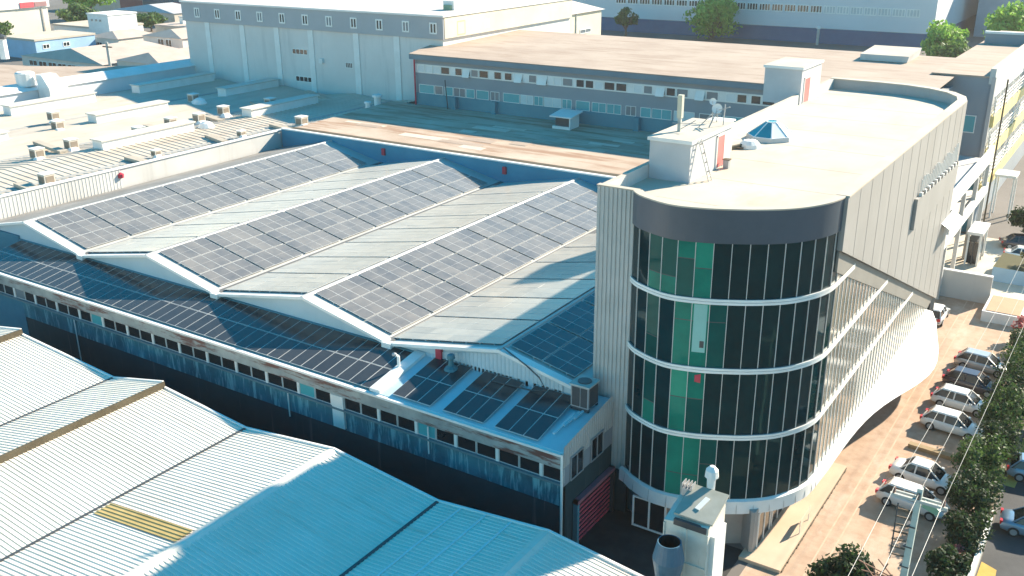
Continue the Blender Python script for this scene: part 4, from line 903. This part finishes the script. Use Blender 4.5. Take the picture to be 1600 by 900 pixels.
m_ = MB(); m_.box(-141.5, -138.5, 84.5, 87.5, 8.8, 11.4, white_paint); m_.hull([(-141.4, 84.5, 11.4), (-138.5, 84.5, 11.4), (-138.5, 87.5, 11.4), (-141.4, 87.5, 11.4)], [(-142, 84.8, 13.2), (-140.5, 84.8, 13.2), (-140.5, 87.2, 13.2), (-142, 87.2, 13.2)], white_paint); m_.lathe((-143.5, 84, 11.5), ((1.3, 0), (1.4, 1.9), (1.1, 2.1), (.02, 2.15)), white_paint, 14); tag(m_.build('cyclone_unit'), 'white cyclone and elbow duct at the end of the high cream roof', 'cyclone')

# ------------------------------------------------------------------ far left town
def house(name, label, x0, x1, y0, y1, h, rh, wm, rm, win=(), flat=False, grp='low houses beyond the works'):
    e = thing(name, label, 'house', ((x0+x1)/2, (y0+y1)/2, 0), grp)
    b_ = MB(); b_.box(x0, x1, y0, y1, 0, h, wm); b_.build('wall', e)
    b_ = MB(); c = (x0+x1)/2
    if flat: b_.box(x0-.2, x1+.2, y0-.2, y1+.2, h, h+rh, rm)
    else: b_.hull([(x0-.4, y0-.4, h), (x1+.4, y0-.4, h), (x1+.4, y1+.4, h), (x0-.4, y1+.4, h)], [(c-.1, y0+3, h+rh), (c+.1, y0+3, h+rh), (c+.1, y1-3, h+rh), (c-.1, y1-3, h+rh)], rm)
    b_.build('roof', e)
    for pl, a, b2, z0, z1 in win: window(e, pl, a, b2, z0, z1, y0 if pl == 'y' else x1, -1 if pl == 'y' else 1, window_dark, white_trim, .08, .15, 1)
    return e
hr, ht, hb = mat('house_rose', (.60, .53, .48), .8), mat('house_tan', (.62, .54, .47), .8), mat('house_blue', (.30, .46, .62), .8)
house('town_house', 'wide low house with a hipped rose roof and long ribbon window nearest the works', -239, -206, 140, 166, 3.4, 2.4, hr, roof_tile, [('y', -236+4*k, -232.6+4*k, 1.2, 2.6) for k in range(7)])
house('town_house', 'long rose-roofed house with paired side windows beside the tall hall corner', -205, -189, 143, 176, 4.2, 1.9, ht, roof_tile, [('x', 150, 151.3, 1.4, 3.2), ('x', 151.7, 153, 1.4, 3.2), ('x', 160, 161, 1.6, 3.0), ('y', -202, -200, 1.2, 2.8)])
house('town_house', 'rose house with two dark window pairs rising behind the long rose-roofed house', -232, -216, 171, 190, 5.6, 1.8, hr, roof_tile, [('x', 173, 174.5, 3.2, 5.2), ('x', 175.2, 176.7, 3.2, 5.2), ('y', -226, -223.5, 3.2, 5.2), ('y', -222.8, -220.3, 3.2, 5.2)])
house('town_house', 'white boxy house with a row of tiny windows rising from the cluster', -275, -265, 184, 194, 8.2, .4, white_paint, white_paint, [('y', -273.5, -272.2, 6.2, 7.1), ('y', -271.5, -270.2, 6.2, 7.1), ('y', -269.5, -268.2, 6.2, 7.1), ('x', 186, 188, 2, 4)], True)
house('town_house', 'pale house with a blue end wall and small side windows, leftmost of the cluster', -268, -252, 152, 170, 4.8, .5, hb, cream_deck, [('x', 154, 156, 2.6, 3.8), ('x', 160, 162, 2.6, 3.8)], True)
house('town_house', 'low white terrace building with a long balustrade behind the houses', -300, -276, 188, 204, 3.4, .5, white_paint, cream_deck, [('y', -297, -292, 1, 2.4), ('x', 190, 196, 1, 2.4)], True)
house('town_house', 'broad flat-roofed house with white parapets and chimneys far behind the rose houses', -262, -226, 198, 216, 4.2, .5, far_sheet, roof_tile, [('y', -258, -254, 1.4, 3), ('y', -248, -244, 1.4, 3), ('y', -238, -234, 1.4, 3)], True)
house('town_house', 'small tan house tucked between the hipped roof and white boxy house', -256, -243, 171, 184, 4.0, 1.6, ht, roof_tile, [('y', -253, -250.5, 1.4, 2.8), ('y', -248, -245.5, 1.4, 2.8)])
house('town_house', 'pale grey house with a low pitched roof at the top beside dark showroom', -322, -288, 226, 242, 4.5, 2.2, far_sheet, mat('grey_tile', (.40, .40, .41), .8), [('y', -318, -313, 1.4, 3), ('x', 230, 234, 1.4, 3)])
for x, y in ((-256, 204), (-248, 201), (-239, 206), (-231, 202)):
    m_ = MB(); m_.box(x-.8, x+.8, y-.8, y+.8, 4.6, 6.6, white_paint); m_.box(x-1, x+1, y-1, y+1, 6.6, 6.9, concrete); tag(m_.build('chimney_block'), 'small white chimney block on the broad flat roof behind the rose houses', 'chimney', 'white chimneys on the broad flat roof')
ce = thing('cream_depot', 'big cream depot wall with a red and white sign band in top left corner', 'depot', (-330, 160, 0))
b_ = MB(); b_.box(-370, -303, 130, 189, 0, 9.0, mat('depot_cream', (.70, .62, .52), .8, (.76, .68, .58), .05)); b_.build('wall', ce)
b_ = MB(); b_.box(-371, -302.5, 129.4, 189.6, 9.0, 11.2, white_paint); b_.build('parapet', ce)
def sign(parent, txt, size, loc, rot, mt, nm='lettering'):
    cu = bpy.data.curves.new(nm, 'FONT'); cu.body = txt; cu.size = size; cu.extrude = .04; cu.materials.append(mt)
    o = bpy.data.objects.new('tmp', cu); COL.objects.link(o)
    me = o.to_mesh().copy(); bpy.data.objects.remove(o)
    o = bpy.data.objects.new(nm, me); COL.objects.link(o); o.rotation_euler = rot; o.parent = parent; o.location = Vector(loc)-ORG[parent.name]
    return o
b_ = MB(); b_.box(-302.49, -302.3, 179.6, 184.2, 9.2, 10.8, mat('sign_red', (.72, .08, .10), .5)); b_.build('sign_panel', ce)
b_ = MB(); b_.box(-302.49, -302.3, 184.5, 188.6, 9.3, 10.7, mat('sign_dark', (.30, .16, .16), .6)); b_.build('sign_panel', ce)
b_ = MB(); b_.box(-303, -302.8, 186.6, 187.1, 0, 8.9, mat('downpipe_grey', (.3, .28, .26), .7)); b_.build('downpipe', ce)
ds_ = thing('dark_showroom', 'dark blue-black showroom with a small white and red sign band by the tall hall', 'showroom', (-310, 245, 0))
b_ = MB(); b_.box(-331, -290, 246, 280, 0, 8.5, mat('showroom_dark', (.06, .09, .13), .6)); b_.build('wall', ds_)
b_ = MB(); b_.box(-332, -289, 245, 281, 8.5, 9.0, mat('showroom_roof', (.25, .45, .52), .6)); b_.build('roof', ds_)
b_ = MB(); b_.box(-325.6, -321.6, 245.7, 245.95, 2.9, 4.2, white_paint); b_.build('sign_panel', ds_)
b_ = MB(); b_.box(-313, -306.6, 245.7, 245.95, 3.0, 6.0, mat('sign_dull_red', (.50, .12, .13), .5)); b_.build('sign_panel', ds_)
sign(ds_, 'owells', 1.9, (-320.2, 245.9, 3.0), (math.pi/2, 0, 0), white_paint)
b_ = MB(); b_.box(-345, -331.2, 245.9, 246, 2, 6, mat('shop_maroon', (.18, .05, .06), .6)); b_.build('shop_front', ds_)
b_ = MB(); b_.box(-385, -335, 250, 290, 0, 7, far_sheet, cream_deck); b_.box(-385.5, -334.5, 249.5, 290.5, 7, 7.5, white_paint); tag(b_.build('far_shed'), 'pale flat shed behind trees between depot and showroom', 'shed')
b_ = MB(); b_.box(-420, -240, 330, 380, 0, 14, far_sheet, roof_tile); b_.box(-421, -239, 329, 381, 14, 14.6, white_paint); tag(b_.build('far_warehouse'), 'pale warehouse along the very top left beyond the showroom', 'warehouse')
b_ = MB(); b_.box(-238, -160, 300, 360, 0, 15, cream_wall, mat('rose_roof', (.56, .48, .42))); b_.box(-239, -159, 299, 361, 15, 15.5, white_paint, mat('rose_roof', (.5, .4, .4))); tag(b_.build('far_warehouse'), 'cream warehouse at the top behind the tall hall roof', 'warehouse')
p = MB(); p.tube([(-186, 128, 0), (-186, 128, 11)], .3, concrete, 8); p.beam((-187.5, 128, 10), (-184.5, 128, 10), .25, .25, bark); tag(p.build('lattice_post'), 'pale utility post with a crossbar rising among the rose houses', 'post')
p = MB(); q = bz(8, 92, 11.4); p.tube([q, Vector(q)+Vector((0, 0, 3.6))], .75, white_paint, 10); p.lathe(Vector(q)+Vector((0, 0, 3.6)), ((1.0, 0), (.95, .4), (.02, .9)), dark_metal, 10); tag(p.build('roof_chimney'), 'white round chimney with a dark cap on the high cream roof', 'chimney')

# ------------------------------------------------------------------ right-hand side: walls, hedges, pole
b_ = MB(); b_.box(-15.2, -9.7, 97.2, 97.5, 0, 2.7, pale_wall); b_.box(-15.2, -9.7, 97.1, 97.6, 2.7, 2.8, white_paint); tag(b_.build('low_wall'), 'low grey wall closing the far end of the driveway beside the tower', 'wall')
pl = thing('planter_box', 'raised white planter with dry tan soil at the right end of low wall', 'planter', (-8.2, 96, 0))
b_ = MB(); b_.box(-9.65, -6.3, 92.5, 97.4, 0, 1.0, white_paint); b_.build('box', pl)
b_ = MB(); b_.box(-9.4, -6.55, 92.75, 97.15, 1.0, 1.06, mat('dry_soil', (.42, .28, .18), .95)); b_.build('soil', pl)
b_ = MB(); b_.hull([(-10.6, 104.4, 0), (-3, 104.2, 0), (-3, 108.6, 0), (-10.4, 109.8, 0)], [(-10.6, 104.4, 1.5), (-3, 104.2, 1.5), (-3, 108.6, 1.5), (-10.4, 109.8, 1.5)], mat('pool_blue', (.30, .44, .55), .7), leaf_olive); tag(b_.build('retaining_bed'), 'blue-grey walled planting bed beyond the low wall on the right', 'planting bed')
b_ = MB(); b_.box(-12.1, -11.3, 101.6, 102.2, 0, .5, tan_deck); tag(b_.build('parking_block'), 'small tan concrete block in the yard behind low wall', 'block')
def foliage(rng, cx, cy, cz, rx, ry, rz, n, leaf, clumps, shape=1.0):
    pts = []
    cl = []
    for k in range(clumps):
        while True:
            v = Vector((rng.uniform(-1, 1), rng.uniform(-1, 1), rng.uniform(-1, 1)))
            if .25 < v.length < 1: break
        v *= .72; cl.append((v, rng.uniform(.24, .45)))
    V, Fc = [], []
    for k in range(n):
        c, r_ = rng.choice(cl)
        d = Vector((rng.gauss(0, 1), rng.gauss(0, 1), rng.gauss(0, 1))).normalized()*r_*rng.uniform(.55, 1.05)
        q = c+d; p = Vector((cx+q.x*rx, cy+q.y*ry, cz+q.z*rz))
        if p.z < .05: p.z = .05+rng.random()*.2
        nn = (d.normalized()+Vector((rng.gauss(0, .6), rng.gauss(0, .6), rng.gauss(0, .6)))).normalized()
        a = nn.cross(Vector((rng.gauss(0, 1), rng.gauss(0, 1), rng.gauss(0, 1)))).normalized(); b = nn.cross(a)
        s = leaf*rng.uniform(.6, 1.4); i = len(V)
        V += [tuple(p-a*s), tuple(p-b*s*.55), tuple(p+a*s), tuple(p+b*s*.55)]; Fc.append((i, i+1, i+2, i+3))
    return V, Fc
def tree(name, label, cat, x, y, h, rx, ry, mt, n=1500, leaf=.16, z0=None, trunk=.12, grp=None, seed=1, clumps=26, zb=0):
    rng = random.Random(seed)
    e = thing(name, label, cat, (x, y, zb), grp)
    low = zb+(h*.3 if z0 is None else z0); rz = (zb+h-low)/2
    V, Fc = foliage(rng, x, y, low+rz, rx, ry, rz, n, leaf, clumps)
    m_ = MB(); m_.v = V; m_.f = Fc; m_.mi = [0]*len(Fc); m_.mats = [mt]
    me = bpy.data.meshes.new('crown'); me.from_pydata([tuple(Vector(p)-Vector((x, y, zb))) for p in V], [], Fc); me.materials.append(mt)
    o = bpy.data.objects.new('crown', me); COL.objects.link(o); o.parent = e
    t = MB(); t.tube([(x, y, zb), (x+.05, y, low), (x, y+.05, low+rz*1.2)], trunk, bark, 7, trunk*.45)
    for k in range(5):
        a = k*1.26+seed; t.tube([(x, y, low+.1*k), (x+math.cos(a)*rx*.4, y+math.sin(a)*ry*.4, low+rz*.8+.1*k), (x+math.cos(a)*rx*.65, y+math.sin(a)*ry*.65, low+rz*1.3)], trunk*.5, bark, 5, trunk*.15)
    t.build('trunk', e)
    return e
HED = 'hedge shrubs along the parking bays'
tree('round_shrub', 'dark rounded tree at the bottom edge beside the driveway', 'tree', -9.3, 46.2, 3.4, 1.9, 1.9, leaf_dark, 3600, .14, .25, .12, None, 3, 34)
for k, (x, y, h, rx, ry, mt, lb) in enumerate((
    (-5.5, 85.5, 2.4, 1.2, 2.6, leaf_dark, 'dark green shrub at the far end of the parking hedge'),
    (-5.4, 79.8, 2.9, 1.4, 2.8, leaf_mid, 'mid green shrub beside the grey hatchback'),
    (-5.0, 74.8, 3.4, 1.5, 2.6, leaf_dark, 'tall dark shrub between the white parked cars and yellow verge'),
    (-4.9, 70.3, 3.6, 1.6, 2.4, leaf_mid, 'leafy bright-topped shrub before the noses of the white cars'),
    (-4.8, 66.2, 2.7, 1.3, 2.2, leaf_dark, 'dark shrub opposite the gap between parked cars'),
    (-5.1, 62.0, 3.2, 1.5, 2.4, leaf_mid, 'bushy green shrub at the nose of nearest white car'),
    (-4.9, 58.0, 3.0, 1.3, 2.2, leaf_dark, 'dark shrub just right of the utility pole top'),
    (-4.6, 54.2, 2.4, 1.1, 1.9, leaf_dark, 'dark low shrub by the white boundary rail'),
    (-4.9, 50.8, 2.0, 1.0, 1.7, leaf_dark, 'low dark shrub nearest the bottom edge by the pole'))):
    tree('hedge_shrub', lb, 'shrub', x+.2, y, h*1.3, rx*1.25, ry*1.15, leaf_hedge if mt == leaf_mid else mt, 3300, .12, .15, .06, HED, 20+k, 26)
tree('dry_shrub', 'dry straw-coloured bush between hedge and dark lot', 'shrub', -3.9, 57.2, 1.6, .55, .8, leaf_dry, 500, .1, .2, .05, None, 41, 12)
tree('dry_shrub', 'reddish twiggy bush by the white boundary rail', 'shrub', -4.5, 52.2, 1.9, .6, .8, leaf_pink, 420, .08, .2, .05, None, 42, 12)
tree('leafy_bush', 'light green bush in the bottom right corner', 'bush', -2.5, 49.0, 1.9, 1.9, 1.7, leaf_mid, 2600, .11, .1, .08, None, 43, 26)
tree('flowering_shrub', 'pink flowering shrub under the wires near right edge', 'shrub', -6.0, 89.5, 2.4, .8, 1.0, leaf_pink, 600, .13, .5, .05, None, 44, 12)
tree('olive_shrub', 'olive shrub in the walled bed at right edge', 'shrub', -7.0, 107, 3.0, 1.6, 1.6, leaf_olive, 900, .16, 1.5, .06, None, 45, 16)
FT = 'trees in front of the far halls'
tree('broadleaf_tree', 'round bright green tree before the far grey hall', 'tree', -113.5, 280, 14.5, 9, 9, leaf_light, 4200, .6, .4, .5, FT, 51, 34)
tree('broadleaf_tree', 'pale green tree left of the pair in the top right', 'tree', -44.5, 255, 12, 6.0, 6.5, leaf_light, 2600, .5, 2, .5, FT, 52, 28)
tree('broadleaf_tree', 'largest green tree at top right behind the screen wall', 'tree', -29, 262, 17, 9.5, 9, leaf_light, 4200, .55, 3, .5, FT, 53, 40)
tree('broadleaf_tree', 'small green tree at the corner of cream hall and far grey hall', 'tree', -140, 276, 9, 4, 4, leaf_mid, 1200, .5, 2, .4, FT, 54, 18)
tree('broadleaf_tree', 'dark green tree peeking over roof beneath the largest top right tree', 'tree', -36, 225, 11, 7, 7, leaf_mid, 2600, .5, 2, .4, FT, 58, 28)
tree('street_tree', 'dark green tree at the left edge beside cream depot', 'tree', -273, 153, 10, 5.5, 6, leaf_mid, 2600, .5, 2, .5, 'trees in the far left town', 55, 28)
tree('street_tree', 'wide green tree right of the red sign in top left', 'tree', -309, 203, 9, 8, 7, leaf_mid, 3000, .6, 2, .5, 'trees in the far left town', 56, 30)
tree('street_tree', 'pale green treetop above the wide tree at the top edge', 'tree', -338, 228, 12, 10, 9, leaf_light, 3000, .7, 4, .5, 'trees in the far left town', 57, 30)
tree('street_tree', 'low dark green tree between terrace and showroom', 'tree', -284, 213, 6.5, 7, 5, leaf_mid, 2000, .5, 1, .4, 'trees in the far left town', 59, 24)
b_ = MB(); b_.box(-3.62, -3.45, 46, 58.0, 0, 1.1, concrete); b_.box(-3.66, -3.41, 46, 58.0, 1.1, 1.18, white_paint); tag(b_.build('boundary_wall'), 'narrow pale boundary wall between hedge and neighbour lot', 'wall')
b_ = MB(); b_.box(-2.5, 6, 70.5, 76, 2.4, 2.6, white_paint); b_.box(-2.4, -2.2, 70.6, 70.8, 0, 2.4, white_trim); b_.box(-2.4, -2.2, 75.7, 75.9, 0, 2.4, white_trim); b_.box(5.5, 5.7, 70.6, 70.8, 0, 2.4, white_trim); tag(b_.build('carport'), 'white flat carport roof at the right edge beyond the hedge', 'carport')

tree('yard_tree', 'dark tree shading a car beyond the nearer white canopy', 'tree', -9.2, 120.5, 4.6, 2.6, 3.0, leaf_dark, 2400, .2, .6, .15, None, 77, 24)
# utility pole
up_ = thing('utility_pole', 'tapered concrete utility pole with crossarms and brackets at bottom right', 'utility pole', (-5.9, 42.8, 0))
b_ = MB(); b_.hull([(-6.12, 42.6, 0), (-5.72, 42.6, 0), (-5.72, 43.0, 0), (-6.12, 43.0, 0)], [(-5.86, 43.05, 9.9), (-5.62, 43.05, 9.9), (-5.62, 43.29, 9.9), (-5.86, 43.29, 9.9)], mat('pole_concrete', (.42, .47, .42), .8, (.50, .55, .50), 2)); b_.build('shaft', up_)
ca = MB(); ca.beam((-7.0, 43.0, 9.3), (-4.45, 43.0, 9.3), .14, .14, concrete); ca.beam((-6.9, 43.3, 9.32), (-4.6, 43.3, 9.32), .10, .12, concrete); cao = ca.build('crossarm', up_)
for x in (-6.85, -5.75, -4.65):
    i_ = MB(); i_.lathe((x, 43.0, 9.37), ((.05, 0), (.05, .08), (.1, .1), (.06, .16), (.1, .2), (.06, .26), (.08, .3), (.01, .36)), mat('insulator', (.25, .12, .08), .3), 8); i_.build('insulator', cao)
b_ = MB(); b_.beam((-5.5, 43.1, 9.2), (-4.8, 43.2, 8.9), .3, .3, mat('lamp_green', (.18, .32, .22), .5)); b_.build('bracket', up_)
b_ = MB()
for k in range(7): b_.beam((-6.6, 42.8, 6.2+.42*k), (-5.95, 42.85, 6.2+.42*k), .07, .07, bark)
b_.beam((-6.55, 42.8, 5.9), (-6.55, 42.8, 9.0), .06, .06, dark_metal); b_.build('climbing_step', up_)
b_ = MB()
for k in range(5):
    a_ = k*1.2; b_.beam((-6.2, 42.6, 5.0), (-6.9+.6*math.cos(a_)-.4, 42.5+.5*math.sin(a_), 5.2+.5*math.sin(2*a_)), .05, .05, mat('rusty_bar', (.22, .12, .08), .8))
b_.build('stay_bracket', up_)
for z in (3.5, 5.6, 6.7, 7.8):
    b_ = MB(); b_.box(-6.08, -5.66, 42.6+.043*z, 43.04+.043*z, z, z+.07, dark_metal); b_.build('clamp', up_)
LT = MB(); LT.tube([(-6.9, 42.1, 0), (-6.9, 42.1, 5.2)], .05, mat('rusty_bar', (.22, .12, .08)), 6)
for k in range(6):
    a_ = k*1.05; LT.beam((-6.9, 42.1, 4.9), (-6.9+.7*math.cos(a_), 42.1+.6*math.sin(a_), 5.5+.2*(k % 2)), .05, .05, mat('rusty_bar', (.22, .12, .08)))
tag(LT.build('aerial_mast'), 'thin rusty mast with splayed arms just left of the utility pole', 'mast')
for k, (x0, x1, lb) in enumerate(((-6.85, -6.45, 'leftmost overhead wire from the pole crossarm above the parked cars'), (-5.75, -5.5, 'middle overhead wire of the three running over the hedge'), (-4.65, -4.5, 'rightmost overhead wire above the hedge and verge'))):
    pts = [];
    for i in range(41):
        t = i/40; y = 43.0+t*62; pts.append((x0+(x1-x0)*min(1, t*2), y, 9.72-2.2*t*(1-t)))
    b_ = MB(); b_.tube(pts, .011, mat('wire_pale', (.42, .41, .38), .5), 5)
    pts = [(x0, 43-30*i/12, 9.72+.7*(i/12)*(i/12-1)) for i in range(13)]
    b_.tube(pts, .011, MATS['wire_pale'], 5)
    tag(b_.build('overhead_wire'), lb, 'wire', 'overhead wires on the utility pole')
# sign board on the apron
sg = thing('sign_board', 'slim board on two thin posts at the apron edge casting a dark shadow', 'sign', (-13.1, 51.3, .22))
b_ = MB(); b_.box(-12.98, -12.94, 50.6, 52.6, .75, 1.15, mat('board_tan', (.55, .45, .33), .7)); b_.build('board', sg)
for y in (50.7, 52.4):
    b_ = MB(); b_.tube([(-12.96, y, .22), (-12.96, y, 1.15)], .03, white_trim, 6); b_.build('post', sg)

# ------------------------------------------------------------------ cars
def car(label, x, y, rz, paint, sedan=False, dark_rear=None, grp='cars parked nose to the hedge'):
    """car with its nose towards local +X, 4.2 m long"""
    e = thing('parked_car', label, 'car', (x, y, 0), grp, (0, 0, rz))
    L2 = 2.1
    # body: stations along x -> (half width, underside, shoulder height)
    st = [(-2.10, .70, .42, .62), (-2.02, .78, .30, .84), (-1.55, .86, .24, .92), (-.8, .88, .22, .90), (.3, .88, .22, .88), (1.0, .87, .24, .84), (1.6, .82, .27, .74), (1.98, .74, .32, .60), (2.10, .62, .40, .50)]
    b_ = MB(); rings = []
    for X, hw, zb, zs in st:
        rings.append([(X, -hw*.92, zb), (X, -hw, zb+.12), (X, -hw, zs-.14), (X, -hw*.90, zs-.02), (X, -hw*.5, zs+.03), (X, hw*.5, zs+.03), (X, hw*.90, zs-.02), (X, hw, zs-.14), (X, hw, zb+.12), (X, hw*.92, zb)])
    for A_, B_ in zip(rings, rings[1:]):
        for i in range(len(A_)): j = (i+1) % len(A_); b_.poly([A_[i], A_[j], B_[j], B_[i]], paint)
    b_.poly(rings[0], paint); b_.poly(rings[-1], paint)
    b_.build('body', e, True, True)
    # greenhouse: glass band then painted roof
    xa, xb, xc, xd = (-1.95, -1.45, .35, 1.12) if not sedan else (-1.5, -.85, .35, 1.1)
    base = [(xa, .72), (xa+.15, .78), (xd-.35, .78), (xd, .66)]
    top = [(xb, .56), (xb+.1, .60), (xc-.1, .60), (xc, .54)]
    lo = [(X, -w2, .86) for X, w2 in base]+[(X, w2, .86) for X, w2 in reversed(base)]
    hi = [(X, -w2, 1.40) for X, w2 in top]+[(X, w2, 1.40) for X, w2 in reversed(top)]
    b_ = MB(); b_.hull(lo, hi, window_dark); b_.build('windows', e, True)
    b_ = MB(); b_.hull([(X-.02 if X < 0 else X+.02, yy*1.02, z) for X, yy, z in hi], [(X*.92, yy*.86, 1.475) for X, yy, z in hi], paint)
    for sy in (-1, 1):                                    # pillars
        for (bx_, bw), (tx, tw2) in (((xd, .66), (xc, .54)), ((xa, .72), (xb, .56))): b_.beam((bx_, sy*bw*1.01, .87), (tx, sy*tw2*1.02, 1.41), .07, .07, paint)
        xm = -.45; b_.beam((xm, sy*.79, .87), (xm+.03, sy*.61, 1.41), .09, .05, paint)
    b_.build('roof', e, True)
    for X in (-1.32, 1.32):
        for sy in (-1, 1):
            b_ = MB(); cc = Vector((X, sy*.80, .32))
            b_.tube([cc+Vector((0, -.1, 0)), cc+Vector((0, .1, 0))], .32, rubber, 16); wo = b_.build('wheel', e, True)
            b_ = MB(); b_.tube([cc+Vector((0, sy*.08, 0)), cc+Vector((0, sy*.112, 0))], .2, grey_metal, 12); b_.build('rim', wo, True)
    for sy in (-1, 1):
        b_ = MB(); b_.hull([(1.86, sy*.46, .56), (1.86, sy*.78, .56), (2.06, sy*.62, .54), (2.1, sy*.42, .52)], [(1.76, sy*.46, .70), (1.74, sy*.78, .70), (1.92, sy*.62, .66), (1.98, sy*.42, .62)], mat('headlamp', (.7, .72, .74), .15)); b_.build('headlight', e, True)
        b_ = MB(); b_.box(-2.13, -1.98, sy*.45, sy*.76, .62, .86, dark_rear or mat('tail_red', (.45, .02, .02), .3)); b_.build('tail_light', e, True)
        b_ = MB(); b_.box(.72, .9, sy*.86, sy*1.04, .86, .98, paint); b_.build('wing_mirror', e, True)
    b_ = MB(); b_.box(2.03, 2.13, -.5, .5, .36, .46, dark_metal); b_.box(-2.14, -2.04, -.28, .28, .5, .62, white_trim); b_.build('bumper_trim', e, True)
    return e
def paint(name, c, metal=.0): 
    m = mat(name, c, .3, tuple(x*1.03 for x in c), .5, metal); m.node_tree.nodes['Principled BSDF'].inputs['Coat Weight'].default_value = .6; return m
pw, ps, pdk, pgr, pmar = paint('paint_white', (.72, .72, .70)), paint('paint_silver', (.48, .49, .49), .4), paint('paint_black', (.05, .04, .05)), paint('paint_grey', (.22, .21, .21), .3), paint('paint_offwhite', (.66, .62, .58))
RZ = rad(-6)
car('white sedan nearest the hedge end, partly behind the utility pole top', -8.0, 61.0, RZ, pw, True)
car('off-white car with red rear half hidden by the pole brackets', -8.0, 57.6, RZ, pmar, False, mat('tail_bright', (.6, .03, .05), .3))
car('white hatchback with shadowed nearer side, front of the row of four', -7.8, 69.3, RZ, pw)
car('white hatchback tucked close behind the front white one', -7.9, 73.4, RZ, pw)
car('black car between the white hatchbacks and the grey hatchback', -7.8, 77.2, RZ, pdk)
car('grey silver hatchback farthest along the hedge row', -7.7, 81.4, RZ, ps)
car('white car half hidden behind the tower skirt by low wall', -13.2, 90.6, rad(90), pw, False, None, 'cars beyond the tower')
car('dark car under the shade near the far canopy on right', -9.6, 117.5, rad(20), pdk, True, None, 'cars beyond the tower')
car('white car at the right edge in the sunny yard', -8.6, 113.0, rad(5), pw, True, None, 'cars beyond the tower')
car('blue-grey car in the dark lot beyond the hedge at right edge', -1.6, 65.5, rad(8), paint('paint_blue', (.25, .36, .46), .3), False, None, 'cars in the neighbour lot')
car('blue-grey car with a bright bonnet low in the dark lot', -1.0, 58.6, rad(6), paint('paint_steel', (.20, .30, .40), .3), True, None, 'cars in the neighbour lot')
b_ = MB(); b_.beam((-9.9, 65.4, .15), (-6.0, 65.0, .15), .5, .3, mat('wood_brown', (.24, .17, .09), .9, (.32, .24, .14), 1)); tag(b_.build('timber_beam'), 'brown timber beam lying in the gap between parked cars', 'timber')

# ------------------------------------------------------------------ haze
hz = MB(); hz.box(-700, 160, -60, 640, -1, 36.5, white_trim); ho = hz.build('haze'); ho['kind'] = 'stuff'
hm = bpy.data.materials.new('haze_air'); hm.use_nodes = True; hn = hm.node_tree
hn.nodes.remove(hn.nodes['Principled BSDF']); pv = hn.nodes.new('ShaderNodeVolumePrincipled')
pv.inputs['Color'].default_value = (.96, .93, .88, 1); pv.inputs['Density'].default_value = .00017; pv.inputs['Anisotropy'].default_value = .35
hn.links.new(pv.outputs[0], hn.nodes['Material Output'].inputs['Volume'])
ho.data.materials.clear(); ho.data.materials.append(hm)
